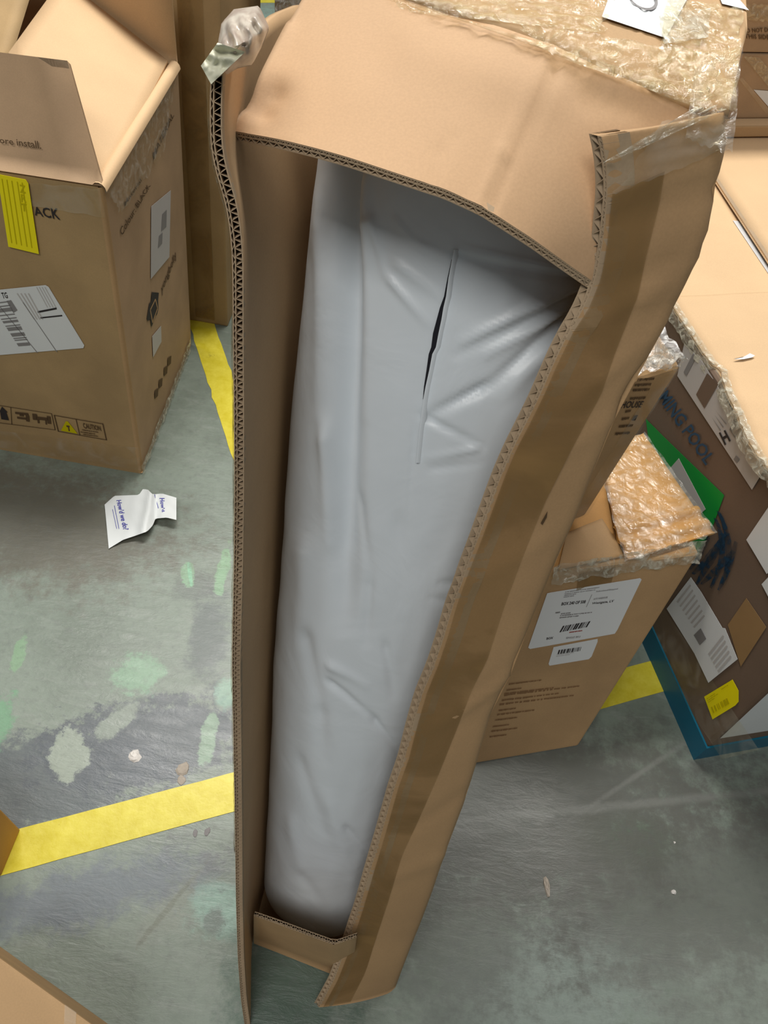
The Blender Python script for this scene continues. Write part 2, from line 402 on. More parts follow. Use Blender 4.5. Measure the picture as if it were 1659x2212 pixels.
# ------------------------------------------------------------------ setting
fl = add('floor', [(-5, -2, 0), (6, -2, 0), (6, 9, 0), (-5, 9, 0)], [(0, 1, 2, 3)], 'floor_paint', None, kind='structure')
def floor_tape(label, pts, wid, rag=.001, seed=0):
    pts = resample(pts, 60); d = np.gradient(pts, axis=0); nrm_ = np.stack([-d[:, 1], d[:, 0], d[:, 2] * 0], 1); nrm_ /= np.linalg.norm(nrm_, axis=1, keepdims=True)
    wd = np.interp(np.linspace(0, 1, 60), np.linspace(0, 1, len(wid)), wid); V = []
    for k in range(60):
        a = mnoise.noise(Vector((k * .9, seed, 0))) * rag; c = mnoise.noise(Vector((k * .9, seed, 4))) * rag
        for s in (wd[k] / 2 + a, -(wd[k] / 2 + c)):
            for z in (.0012, .0002): V.append(pts[k] + nrm_[k] * s + np.array([0, 0, z]))
    fs = []
    for k in range(59):
        a = 4 * k; c = a + 4; fs += [(a, c, c + 2, a + 2), (a, a + 1, c + 1, c), (a + 2, c + 2, c + 3, a + 3)]
    fs += [(0, 2, 3, 1), (59 * 4, 59 * 4 + 1, 59 * 4 + 3, 59 * 4 + 2)]
    o = add('floor_tape', V, fs, 'floor_tape'); tag(o, label, 'floor tape'); return o
def mid(a, b): return (np.asarray(a) + np.asarray(b)) / 2
ta, tb = mid(Pz(44, 1790), Pz(44, 1880)), mid(Pz(505, 1669), Pz(506, 1753)); tc = mid(Pz(1397, 1434), Pz(1397, 1500))
d0 = nrm(ta - tb)
floor_tape('long yellow floor tape crossing under the tall open carton', [ta + d0 * .8, ta, tb, tc, tc + nrm(tc - tb) * .9], [.074, .074, .076, .074], .0015, 1)
e1, e2 = Pz(447, 734), Pz(560, 1060)
floor_tape('worn yellow floor tape running back between the two left cartons', [Pz(575, 1110), e1, e1 + nrm(e1 - Pz(560, 1060)) * 1.2], [.075, .075, .075], .006, 2)
y1, y2 = Pz(515, 0), Pz(600, 0)
floor_tape('far yellow floor tape at the top edge of the picture', [y1 - (y2 - y1) * 4 + [0, .02, 0], y2 + (y2 - y1) * 4 + [0, .02, 0]], [.12, .12], .003, 3)

# ================================================================== THE TALL OPEN CARTON
main = thing('tall_carton', 'tall torn-open double-wall carton leaning back with grey bag inside', 'box', Pz(640, 2080, 0))
RP_B, RP_H = Pz(689, 2176, 0), Pz(855, 2140, 0)
RP_T = Pw(1305, 300, .575)
RPL = plane(RP_B, RP_H, RP_T)
cut = [(1299,295),(1311,345),(1314,420),(1303,530),(1290,600),(1274,640),(1262,668),(1228,720),(1196,785),(1168,850),(1141,905),(1110,965),(1082,1030),(1056,1100),(1030,1170),(1002,1240),(977,1310),(957,1380),(937,1440),(912,1500),(892,1570),(874,1640),(852,1700),(824,1800),(800,1880),(777,1960),(747,2050),(722,2115),(689,2176)]
sil = [(1572,243),(1578,300),(1562,380),(1542,470),(1516,560),(1481,630),(1446,700),(1412,765),(1374,815),(1352,850),(1318,945),(1282,1035),(1248,1125),(1210,1205),(1179,1280),(1134,1390),(1095,1480),(1063,1547),(1036,1640),(1004,1742),(972,1825),(939,1923),(913,1990),(889,2050),(868,2105),(855,2140)]
Lc = np.array([hit(RPL, *p) for p in cut]); Rc = np.array([hit(RPL, *p) for p in sil])
G = grid_from_edges(smooth(resample(Lc, 120), 1), resample(Rc, 120), 18, 120)
# shallow bulges and diagonal buckles in the panel
def crease(px, py, segs):
    h = 0
    for (x0, y0, x1, y1, wd, am) in segs:
        dx, dy = x1 - x0, y1 - y0; L2 = dx * dx + dy * dy; t = ((px - x0) * dx + (py - y0) * dy) / L2; tc_ = min(1, max(0, t))
        dd = math.hypot(px - x0 - tc_ * dx, py - y0 - tc_ * dy); h += am * math.exp(-(dd / wd) ** 2)
    return h
rp_creases = [(1270, 700, 1500, 560, 16, .003), (1210, 880, 1440, 700, 14, .002), (1150, 1010, 1330, 900, 14, .002), (930, 1570, 1110, 1455, 10, .0035), (1000, 1260, 1180, 1160, 16, .002),
              (860, 1800, 1000, 1715, 12, -.002), (1340, 470, 1560, 400, 22, -.004), (1330, 560, 1540, 500, 18, .0025), (820, 1900, 960, 1850, 12, .002), (1390, 640, 1470, 620, 16, .003)]
Nn = RPL[1]
for j in range(G.shape[0]):
    for i in range(G.shape[1]):
        px, py = proj(G[j, i]); u = i / 17
        G[j, i] += Nn * (crease(px, py, rp_creases) + .004 * math.sin(math.pi * u) + .002 * mnoise.noise(Vector(G[j, i] * 6)))
G[:, -3:] -= Nn * np.array([.0, .0015, .005])[None, :, None]      # rounded outer corner
tdir_r = nrm(-.45 * Nn + .95 * nrm(np.array([-1, 0.15, 0])))
thr = .0105
offr = np.broadcast_to(tdir_r * thr, G.shape).copy()
tu = np.clip(np.linspace(0, 1, 18) / .4, 0, 1)[None, :, None]
offr = offr * (1 - tu) + (-Nn * .0065) * tu
frp = slab('front_right_panel', G, offr, 'card_side', main, ('u0',), 'card_inner', label='torn front panel strip with a jagged cut edge')
inw = nrm(np.mean(G[:, 3] - G[:, 0], axis=0))
inw = grid_unit(G[:, 2] - G[:, 0])
flutes('corrugation', G[:, 0], inw, tdir_r, thr, main, pitch=.0125, d=.022, split=.30, liner=.0011, label='exposed fluting along the right cut edge')
# right side wall (behind the front strip) and back wall
LW1, LW2 = Pz(541, 2216, 0), Pz(545, 2035, 0)
lwd = nrm(LW2 - LW1)
back_dir = nrm(np.array([.02, 1, 0.0]))
axis = nrm(RP_T - RP_B)
def span(A, B, n): t = np.linspace(0, 1, n)[:, None]; return np.asarray(A) * (1 - t) + np.asarray(B) * t
hinge_t, hinge_b = G[0, -1], G[-1, -1]
lean_back = np.array([-.03, .17, -.04])
hb2 = hinge_b + back_dir * .29; ht2 = hinge_t + np.array([.03, .24, -.02])
Gs = grid_from_edges(G[::6, -1], span(ht2, hb2, 20), 6, 20)
slab('side_panel', Gs, np.array([-.006, 0, 0]), 'card', main, (), 'card_inner')
# left wall
LWT = Pw(479, 287, .57)
LPL = plane(LW1, LW2, LWT)
innerL = [(486, 120), (480, 176), (479, 287), (483, 348), (502, 402), (516, 451), (524, 520), (526, 574), (526, 697), (527, 900), (527, 1060), (525, 1200), (521, 1350), (519, 1440), (521, 1600), (523, 1788), (524, 1950), (527, 2070), (533, 2160), (541, 2216)]
n_ = 110
def wline(yA, wA, yB, wB): return lambda y: 1 / (1 / wA + (1 / wB - 1 / wA) * (y - yA) / (yB - yA))
fl_w = wline(287, .575, 2216, depth(LW1)); Lr = smooth(resample(np.array([Pw(x, y, fl_w(y)) for x, y in innerL]), n_), 1)
def column(px, yA, wA, yB, wB):
    f_ = wline(yA, wA, yB, wB); return smooth(resample(np.array([Pw(x, y, f_(y)) for x, y in px]), n_), 3)
c1_ = column([(512, 110), (508, 200), (506, 287), (522, 400), (545, 520), (556, 700), (556, 1000), (550, 1400), (546, 1750), (543, 2040)], 287, .64, 2040, depth(Pz(543, 2040, 0)))
c2_ = column([(600, 30), (655, 290), (672, 450), (658, 700), (632, 1050), (606, 1400), (590, 1700), (578, 1900)], 290, .87, 1900, depth(Pz(578, 1900, 0)))
c3_ = column([(650, 10), (730, 290), (735, 500), (705, 800), (665, 1200), (625, 1600), (600, 1790)], 290, .96, 1790, depth(Pz(600, 1790, 0)))
cols = []
for a_, b_, n2 in ((Lr, c1_, 5), (c1_, c2_, 6), (c2_, c3_, 4)):
    for t in np.linspace(0, 1, n2, endpoint=False): cols.append(a_ * (1 - t) + b_ * t)
cols.append(c3_)
GL = np.stack(cols, axis=1)
GL[:, 1:-1] = GL[:, 1:-1] * .5 + (GL[:, :-2] + GL[:, 2:]) * .25
deep = grid_unit(GL[:, 2] - GL[:, 0]); outN = np.cross(deep, axis); outN = grid_unit(outN * np.where(outN[:, :1] < 0, 1, -1))
outN = grid_unit(np.zeros_like(outN) + (-CR * 1.0 + F0 * .12)); dmean = nrm(deep.mean(axis=0))
thl = .0098
slab('left_wall', GL, (outN * thl)[:, None, :] + np.zeros_like(GL), 'card_inner', main, ('u0',), 'card')
flutes('corrugation', Lr, deep, outN, thl, main, pitch=.0115, d=.012, split=.7, liner=.0010, label='exposed fluting along the left cut edge')
# thin clear tape standing off the left cut edge
edge_out = Lr + outN * (thl + .0012)
V = []
for k, p in enumerate(edge_out):
    wv = .0015 * mnoise.noise(Vector((k * .3, 0, 0)))
    V += [p + dmean * (-.002) + outN[k] * wv, p + dmean * .03 + outN[k] * (.0002 + wv)]
add('clear_tape', V[:2 * 75], [(2 * k, 2 * k + 1, 2 * k + 3, 2 * k + 2) for k in range(74)], 'white_tape', main, True)
# back wall
GB = grid_from_edges(GL[:, -1][::5], span(ht2, hb2, 22), 8, 22)
slab('back_wall', GB, np.array([0, .006, 0]), 'card_inner', main, (), 'card')
# bottom tray lip
sb = [Pz(548, 2038, .003), Pz(600, 2058, .003), Pz(680, 2090, .003), Pz(722, 2107, .003)]; sb += [sb[-1] + np.array([.03, .014, 0])]
top_px = [(548, 1978), (600, 1996), (680, 2026), (722, 2041)]
st = [Py(x, y, sb[k][1] + .004) for k, (x, y) in enumerate(top_px)]; st += [sb[4] + (st[3] - sb[3])]
GSt = grid_from_edges(np.array(st), np.array(sb), 5, 16).transpose(1, 0, 2)
slab('bottom_lip', GSt, np.array([.001, .006, 0]), 'card', main, ('v0',), 'card_inner', label='low front lip of the carton bottom')
flutes('corrugation', GSt[0], np.array([0, 0, -1.]), np.array([.1, .99, 0]), .006, main, pitch=.008, d=.008, label='fluting along the bottom lip')
# bottom floor of the carton
q = [Pz(548, 2038, .006)]
bfl = [q[0] + [0, .008, 0], np.array([.13, .19, .006]), np.array([.12, .40, .006]), np.array([-.12, .40, .006])]
add('bottom_panel', bfl + [p - [0, 0, .004] for p in bfl], [(0, 1, 2, 3), (7, 6, 5, 4), (0, 4, 5, 1), (1, 5, 6, 2), (2, 6, 7, 3), (3, 7, 4, 0)], 'card', main)
# upper front flap
fb = [(500,284),(560,293),(617,303),(680,318),(748,338),(830,365),(891,385),(965,409),(1027,439),(1070,463),(1100,484),(1144,512),(1185,541),(1226,570),(1273,603),(1300,622)]
ft = [(700,-90),(740,-75),(790,-40),(850,-10),(915,10),(980,34),(1035,46),(1082,58),(1145,80),(1205,102),(1258,128),(1307,150),(1389,184),(1463,223),(1500,236),(1540,250)]
wr = depth(hit(RPL, 1273, 603)) + .016
nb = len(fb)
def wcurve(n, a, m_, c): t = np.linspace(0, 1, n); return a * (1 - t) + c * t - (((a + c) / 2 - m_) * 4 * t * (1 - t))
wb = wcurve(nb, .640, .590, wr); wt = wcurve(nb, .70, .630, depth(hit(RPL, 1500, 236)) + .022)
B3 = np.array([Pw(x, y, w_) for (x, y), w_ in zip(fb, wb)]); T3 = np.array([Pw(x, y, w_) for (x, y), w_ in zip(ft, wt)])
NV, NU = 60, 30
B3r, T3r = smooth(resample(B3, NV), 2), smooth(resample(T3, NV), 2)
Gf = np.zeros((NU, NV, 3))
for i in range(NU):
    t = i / (NU - 1); Gf[i] = T3r * (1 - t) + B3r * t
fl_cr = [(1190, 110, 1090, 330, 14, .0022), (1090, 330, 1035, 440, 10, .0022), (1215, 118, 1060, 440, 9, -.002), (975, 290, 925, 395, 5, -.0014), (945, 320, 905, 385, 4, -.0012),
         (555, 215, 590, 200, 26, -.006), (540, 235, 575, 245, 16, -.004), (1290, 210, 1500, 260, 40, -.003), (620, 60, 520, 270, 14, .003), (900, 100, 1180, 200, 60, .003)]
nf_ = grid_normals(Gf); sg = -1 if (nf_[10, 30] @ (CAMP - Gf[10, 30])) < 0 else 1; nf_ = nf_ * sg
for i in range(NU):
    for j in range(NV):
        px, py = proj(Gf[i, j]); Gf[i, j] += nf_[i, j] * (crease(px, py, fl_cr) + .0012 * mnoise.noise(Vector(Gf[i, j] * 14)))
nm = nrm(nf_.mean(axis=(0, 1)))
tdf = nrm(-nm * .55 + np.array([0, -.25, -.75]))
thf = np.full(NV, .0075)
offf = np.zeros_like(Gf)
for i in range(NU):
    t = min(1, (NU - 1 - i) / 5); offf[i] = (tdf * .0082) * (1 - t) + (-nm * .006) * t
slab('top_front_flap', Gf, offf, 'card_flap', main, ('v1',), 'card_inner', label='smooth curved upper remnant of the front panel')
flutes('corrugation', Gf[-1] + tdf * .0005, grid_unit(Gf[-2] - Gf[-1]), tdf, .0078, main, pitch=.0085, d=.006, split=.4, liner=.0009, label='fluting along the upper flap edge')
# top face of the carton
tb_px = [(1500, 236), (1540, 250), (1574, 240)]
Tf = np.vstack([Gf[0][::3], [Pw(1574, 244, depth(G[0, -1]) - .001)]])
Tf[:-1] += nm * .0005
topback_px = [(740, -230), (880, -240), (1040, -240), (1180, -230), (1320, -210), (1450, -180), (1560, -140), (1614, -60), (1610, 70)]
wtb = [.86, .86, .86, .855, .85, .84, .82, .77, .69]
TB = np.array([Pw(x, y, w_) for (x, y), w_ in zip(topback_px, wtb)])
Tr, TBr = smooth(resample(Tf, 40), 1), smooth(resample(TB, 40), 3)
Gt = np.zeros((16, 40, 3))
for i in range(16):
    t = i / 15; Gt[i] = Tr * (1 - t) + TBr * t
nt_ = grid_normals(Gt); nt_ *= (1 if nt_[8, 20] @ (CAMP - Gt[8, 20]) > 0 else -1)
for i in range(16):
    for j in range(40): Gt[i, j] += nt_[i, j] * (.004 * mnoise.noise(Vector(Gt[i, j] * 12)) + .004 * math.sin(math.pi * i / 15))
slab('top_panel', Gt, -nt_ * .006, 'card', main, (), 'card_inner', label='top panel under layers of clear tape')
GU = grid_from_edges(np.array([Gt[-1, 0], GB[0, 0]]), np.array([Gt[-1, -6], GB[0, -1]]), 40, 8)
GU[0] = Gt[-1]; bt = resample(GB[0], 40)
for j in range(8): GU[j] = Gt[-1] * (1 - j / 7) + bt * j / 7
slab('back_wall', GU, np.array([0, .006, 0]), 'card', main, (), 'card_inner', label='upper back panel below the taped top')
def on_top(px, py):  # nearest depth of the top panel under a pixel
    P = Gt.reshape(-1, 3); v = P - CAMP; w_ = v @ F0; X = CX + FPX * (v @ CR) / w_; Y = CY + FPX * (v @ CD) / w_
    d2 = (X - px) ** 2 + (Y - py) ** 2; k = np.argsort(d2)[:6]; wt_ = 1 / (d2[k] + 30); return float((w_[k] * wt_).sum() / wt_.sum())
def on_surf(Gx):
    P = Gx.reshape(-1, 3); v = P - CAMP; w_ = v @ F0; X = CX + FPX * (v @ CR) / w_; Y = CY + FPX * (v @ CD) / w_
    def f(px, py):
        d2 = (X - px) ** 2 + (Y - py) ** 2; k = np.argsort(d2)[:6]; wt_ = 1 / (d2[k] + 15); return float((w_[k] * wt_).sum() / wt_.sum())
    return f
def drape(name, f, quad, mat, parent, lift=.002, amp=.003, fr=60, nu=30, nv=20, rag=.06, label=None, seed=0, thick=False, fold=None):
    """a piece of film laid over a surface f (depth at pixel), with crinkles"""
    q = [np.array([*p, 0.]) for p in quad]; V = []
    for j in range(nv):
        for i in range(nu):
            u, v = i / (nu - 1), j / (nv - 1)
            if j in (0, nv - 1): v += rag * mnoise.noise(Vector((u * 7, seed, j)))
            if i in (0, nu - 1): u += rag * mnoise.noise(Vector((v * 7, seed, i + 40)))
            p = bil(q, u, v); w0 = f(p[0], p[1]) - lift; P = Pw(p[0], p[1], w0)
            h = amp * (abs(mnoise.noise(Vector(P * fr) + Vector((seed, 0, 0)))) * 1.2 + .6 * mnoise.noise(Vector(P * fr * 2.6)))
            if fold: h += crease(p[0], p[1], fold)
            V.append(P + nrm(CAMP - P) * max(h, -lift * .5))
    return add(name, V, gfaces(nv, nu), mat, parent, True, label)
ft_ = on_surf(Gt); ff_ = on_surf(Gf); fr_ = on_surf(G)
def fmin(*fs):
    return lambda x, y: min(f(x, y) for f in fs)
# white delivery sheet with a ring printed on it
ql = [(1335, -60), (1500, -30), (1438, 82), (1300, 36)]
lab = drape('paper_label', ft_, ql, 'paper', main, .0045, .0002, 10, 14, 10, 0, label='white label with a dark ring on top of the carton')
V = []; K = 40
for k in range(K):
    a = 2 * math.pi * k / K
    for rr in (1.0, .86 - .05 * math.cos(a - .6)):
        x = 1384 + 33 * rr * math.cos(a) + 4; y = -6 + 26 * rr * math.sin(a) + .35 * 33 * rr * math.cos(a)
        V.append(Pw(x, y, ft_(x, y) - .0065))
add('printed_ring', V, [(2 * k, 2 * k + 1, (2 * k + 3) % (2 * K), (2 * k + 2) % (2 * K)) for k in range(K)], 'ink_grey', lab)
drape('paper_label', ft_, [(1540, -40), (1590, -10), (1618, 22), (1560, 8)], 'paper', main, .0045, .0002, 10, 8, 6, 0, label='white label corner by the top right edge')
# layers of clear tape along the top
drape('clear_tape', ft_, [(820, -60), (1340, -30), (1300, 70), (830, 20)], 'clear_tape_crinkled', main, .003, .004, 70, 60, 24, .05, seed=1)
drape('clear_tape', fmin(ft_, ff_), [(830, -10), (1520, 200), (1500, 232), (1090, 75)], 'clear_tape_crinkled', main, .004, .006, 60, 80, 16, .10, seed=2, label='crumpled yellowish tape along the top edge')
drape('clear_tape', fmin(ft_, ff_), [(1100, 40), (1560, 120), (1530, 235), (1190, 118)], 'clear_tape_crinkled', main, .005, .007, 70, 60, 26, .10, seed=3)
drape('clear_tape', ft_, [(1440, -10), (1605, 20), (1590, 240), (1420, 160)], 'clear_tape_crinkled', main, .006, .007, 55, 40, 40, .06, seed=4)
drape('clear_tape', ft_, [(1424, 28), (1535, 18), (1530, 80), (1435, 95)], 'white_tape', main, .009, .001, 20, 16, 12, .05, seed=5, label='pale tape patch on the top right corner')
drape('clear_tape', fmin(ft_, fr_), [(1500, 150), (1606, 90), (1582, 330), (1480, 300)], 'clear_tape', main, .006, .005, 50, 30, 40, .08, seed=6)
# tape running from the top corner down over the front strip
drape('clear_tape', fmin(fr_, ff_), [(1500, 232), (1570, 236), (1330, 345), (1305, 350)], 'white_tape', main, .006, .006, 60, 60, 14, .10, seed=8, label='greenish clear tape pulled over the torn corner')
drape('clear_tape', fr_, [(1430, 262), (1568, 250), (1560, 325), (1330, 420)], 'clear_tape_flat', main, .003, .001, 30, 30, 16, .10, seed=9)
for k, (a, b_) in enumerate([((1316, 360), (1395, 318)), ((1440, 300), (1530, 270))]):
    pass
# darker packing tape band along the strip edge, with lighter board to its right
bandR = [(1436, 370), (1425, 440), (1395, 560), (1378, 640), (1330, 760), (1300, 850), (1262, 920), (1225, 990), (1180, 1080), (1135, 1190), (1090, 1310), (1055, 1420), (1020, 1490), (985, 1580), (945, 1680), (905, 1770), (868, 1850), (838, 1950), (808, 2040), (790, 2100), (757, 2165)]
cutb = [(x + 9, y) for x, y in cut[2:]]
qa = np.array([[*p, 0.] for p in bandR]); qb = np.array([[*p, 0.] for p in cutb]); qa = resample(qa, 90); qb = resample(qb, 90)
V = []
for k in range(90):
    for t in (0, .25, .5, .75, 1):
        p = qb[k] * (1 - t) + qa[k] * t; V.append(Pw(p[0], p[1], fr_(p[0], p[1]) - .0026))
add('packing_tape', V, gfaces(90, 5), 'tape_tint', main, True, 'long tape strip along the cut edge')
# small puncture in the strip
pq = [(1168, 1130), (1183, 1104), (1181, 1118), (1172, 1134)]
add('puncture', [Pw(x, y, fr_(x, y) - .0025) for x, y in pq], [(0, 1, 2, 3)], 'ink_card', main)
# crumpled white tape tuft at the top of the left wall
def tuft():
    bm_V = []; n1_, n2_ = 46, 34
    out = [(505, 20), (560, 12), (582, 60), (566, 100), (545, 140), (512, 148), (462, 180), (436, 148), (470, 100), (478, 50)]
    o2 = np.array([[*p, 0.] for p in out + [out[0]]]); o2 = resample(o2, n1_ + 1)[:-1]; c = np.array([520, 95, 0.])
    for r_ in range(n2_):
        t = r_ / (n2_ - 1)
        for k in range(n1_):
            p = c + (o2[k] - c) * (t ** .8)
            dome = .022 * math.sqrt(max(0, 1 - t * t))
            ridg = .006 * math.sin((p[0] - .35 * (p[1] - 60)) / 5.2 + 2 * mnoise.noise(Vector((p[0] * .02, p[1] * .02, 0)))) * (1 if p[1] < 100 else .35) * (1 - t ** 4)
            rg2 = .004 * mnoise.noise(Vector((p[0] * .07, p[1] * .05, 2)))
            w_ = .560 - dome - ridg - rg2 + .02 * t
            bm_V.append(Pw(p[0], p[1], w_))
    base = len(bm_V)
    for r_ in range(6):                                             # closed underside
        t = 1 - r_ / 6
        for k in range(n1_):
            p = c + (o2[k] - c) * (t ** .8); bm_V.append(Pw(p[0], p[1], .580 + .012 * (1 - t)))
    fs = []
    for r_ in range(n2_ + 6 - 1):
        for k in range(n1_):
            a = r_ * n1_ + k; c_ = r_ * n1_ + (k + 1) % n1_; fs.append((a, c_, c_ + n1_, a + n1_))
    return bm_V, fs
m, nt, b = newmat('tuft'); b.inputs['Roughness'].default_value = .3
g = N(nt, 'ShaderNodeNewGeometry'); n1 = N(nt, 'ShaderNodeTexNoise', Scale=45.0, Detail=3.0); nt.links.new(g.outputs['Position'], n1.inputs['Vector'])
r = N(nt, 'ShaderNodeMapRange'); r.inputs[1].default_value = .4; r.inputs[2].default_value = .62; nt.links.new(n1.outputs[0], r.inputs[0])
nt.links.new(mixc(nt, r.outputs[0], (.42, .34, .28), (.62, .56, .47)), b.inputs['Base Color'])
V, fs = tuft(); add('crumpled_tape', V, fs, 'tuft', main, True, 'crumpled whitish tape at the top left corner')
tq = [np.array(p) for p in ((470., 92, 0), (530, 112, 0), (456, 182, 0), (434, 142, 0))]; TV = []
for j in range(22):
    for i in range(16):
        u, v = i / 15, j / 21; p = bil(tq, u, v); h_ = .004 * math.sin(v * 15 + u * 4) * (1 - v) + .004 * mnoise.noise(Vector((u * 4, v * 5, 3)))
        TV.append(Pw(p[0], p[1], .536 + .014 * v - h_))
add('tape_tail', TV, gfaces(22, 16), 'tape_pale', main, True, 'pale folded end of the crumpled tape')

# ================================================================== GREY BAG
def wline(yA, wA, yB, wB): return lambda y: 1 / (1 / wA + (1 / wB - 1 / wA) * (y - yA) / (yB - yA))
silB = [(700, 120), (703, 250), (697, 352), (685, 450), (668, 600), (656, 720), (648, 800), (632, 1000), (620, 1180), (605, 1400), (594, 1600), (587, 1750), (581, 1860), (580, 1905)]
wl = wline(330, .80, 1900, 1.355)
SL = np.array([Pw(x, y, wl(y)) for x, y in silB]); nB = 300
SL = smooth(resample(SL, nB), 6)
e1_ = nrm(np.array([.983, -.181, 0])); axb = nrm(SL[0] - SL[-1]); e2_ = np.cross(axb, e1_); e2_ = e2_ if e2_[1] > 0 else -e2_
tt = np.linspace(0, 1, nB)
r1 = np.interp(tt, [0, .1, .22, .45, .7, .9, 1], [.137, .149, .162, .134, .108, .098, .094]); r2 = np.interp(tt, [0, .3, 1], [.085, .095, .085])
NT = 320
bag_cr = [  # x0,y0,x1,y1,width px, height m
    (752, 200, 744, 1380, 28, -.026), (788, 340, 778, 900, 16, .005), (775, 360, 790, 560, 16, .004), (700, 900, 712, 1180, 14, .006), (690, 400, 690, 900, 14, .005), (660, 1150, 650, 1400, 20, .005),
    (1268, 608, 1000, 738, 10, .007), (1268, 632, 985, 768, 9, -.004), (1262, 652, 1050, 768, 9, .006), (1255, 665, 1060, 830, 13, -.010), (1060, 830, 930, 895, 11, -.008), (1230, 715, 1080, 860, 16, .004),
    (1268, 605, 985, 555, 9, -.004), (1260, 590, 985, 538, 8, .004), (800, 450, 830, 590, 7, .003), (830, 590, 925, 700, 8, .004), (850, 470, 905, 530, 4, .003), (905, 530, 965, 560, 5, .003), (845, 560, 950, 640, 9, .003), (790, 470, 815, 520, 20, .004),
    (905, 895, 1045, 965, 7, -.0045), (1045, 965, 920, 990, 6, .003), (920, 1015, 1040, 1000, 7, -.002),
    (770, 1060, 800, 1240, 9, -.004), (800, 1240, 790, 1390, 10, -.004), (1150, 1245, 950, 1260, 8, -.004), (1100, 1335, 960, 1350, 8, .003), (1080, 1320, 930, 1290, 8, -.003),
    (700, 1465, 800, 1545, 7, -.005), (800, 1545, 860, 1620, 8, -.005), (700, 1430, 790, 1480, 10, .004), (830, 1380, 850, 1500, 10, -.003), (655, 1350, 690, 1520, 14, -.006), (690, 1520, 700, 1640, 16, -.004),
    (640, 1620, 700, 1800, 12, -.003), (740, 1780, 800, 1850, 8, -.003), (640, 1880, 700, 1960, 12, -.003), (700, 1700, 760, 1900, 16, .003), (620, 1750, 660, 1920, 14, .003), (860, 1100, 870, 1300, 14, -.002), (900, 900, 880, 1150, 5, -.002)]
ba = np.array(bag_cr)
def bagh(px, py):
    dx, dy = ba[:, 2] - ba[:, 0], ba[:, 3] - ba[:, 1]; t = np.clip(((px - ba[:, 0]) * dx + (py - ba[:, 1]) * dy) / (dx * dx + dy * dy), 0, 1)
    q_ = (px - ba[:, 0] - t * dx) ** 2 + (py - ba[:, 1] - t * dy) ** 2
    taper = (1 - .75 * t) * np.where(ba[:, 0] > 1200, 1, np.minimum(1, t * 5 + .1)) * 1.25
    taper = np.where(ba[:, 4] == 28, 1 - t ** 5, taper)
    return float((ba[:, 5] * np.exp(-q_ / ba[:, 4] ** 2) * taper).sum())
V = np.zeros((nB, NT, 3))
def sgn(x, p): return math.copysign(abs(x) ** p, x)
for j in range(nB):
    cap = 1.0
    if tt[j] > .955: cap = math.sqrt(max(0, 1 - ((tt[j] - .955) / .045) ** 2 * .55))
    C_ = SL[j] + e1_ * r1[j]
    for i in range(NT):
        th = 2 * math.pi * i / NT
        p = C_ + e1_ * (sgn(math.sin(th), .85) * r1[j] * cap) - e2_ * (sgn(math.cos(th), .80) * r2[j] * cap * (1 if math.cos(th) > 0 else .62))
        nn = nrm(e1_ * math.sin(th) / r1[j] - e2_ * math.cos(th) / r2[j])
        h = .0035 * mnoise.noise(Vector(p * 7)) + .0012 * mnoise.noise(Vector((p[0] * 40, p[1] * 25, p[2] * 14)))
        if math.cos(th) > -.2:
            px, py = proj(p); h += bagh(px, py) * min(1, (math.cos(th) + .2) * 2)
        V[j, i] = p + nn * h
Vl = list(V.reshape(-1, 3)); fs = []
for j in range(nB - 1):
    for i in range(NT):
        a = j * NT + i; c_ = j * NT + (i + 1) % NT; fs.append((a, a + NT, c_ + NT, c_))
Vl.append(V[0].mean(0)); Vl.append(V[-1].mean(0) + np.array([0, 0, .0]))
kt, kb = len(Vl) - 2, len(Vl) - 1
for i in range(NT): fs.append((kt, i, (i + 1) % NT)); fs.append((kb, (nB - 1) * NT + (i + 1) % NT, (nB - 1) * NT + i))
bagroot = thing('grey_bag', 'long grey plastic-wrapped roll standing inside the tall open carton', 'bag', SL[-1] + e1_ * .09)
zmin = min(v[2] for v in Vl)
Vl = [np.array([v[0], v[1], max(v[2], .0075)]) for v in Vl]
add('plastic_wrap', Vl, fs, 'bag_film', bagroot, True)
# slit: dark lens-shaped opening with a raised lip
sl = [(976, 560, 1), (968, 600, 2.5), (962, 640, 5), (955, 665, 9), (950, 690, 12), (943, 720, 14), (938, 750, 12), (931, 765, 9), (925, 800, 7), (918, 835, 4), (914, 862, 1)]
fb_ = on_surf(V[:, [i % NT for i in range(-80, 81)]])
L_ = []; 
for x, y, w_ in sl:
    L_.append(Pw(x - w_ * .55, y, fb_(x, y) - .0030)); L_.append(Pw(x + w_ * .30, y + 1, fb_(x, y) - .0030))
add('slit', L_, [(2 * k, 2 * k + 1, 2 * k + 3, 2 * k + 2) for k in range(len(sl) - 1)], 'bag_inside', bagroot, False, 'dark slit torn in the plastic')
L_ = []
for k, (x, y, w_) in enumerate([(980, 540, 1)] + sl + [(905, 930, 1), (898, 1000, 1)]):
    w0 = fb_(x, y); L_ += [Pw(x + w_ * .30, y, w0 - .0040), Pw(x + w_ * .3 + 3, y, w0 - .0050), Pw(x + w_ * .3 + 12, y, w0 - .0005)]
add('overlap_edge', L_, gfaces(len(L_) // 3, 3), 'bag_film', bagroot, True, 'overlapping seam beside the slit')

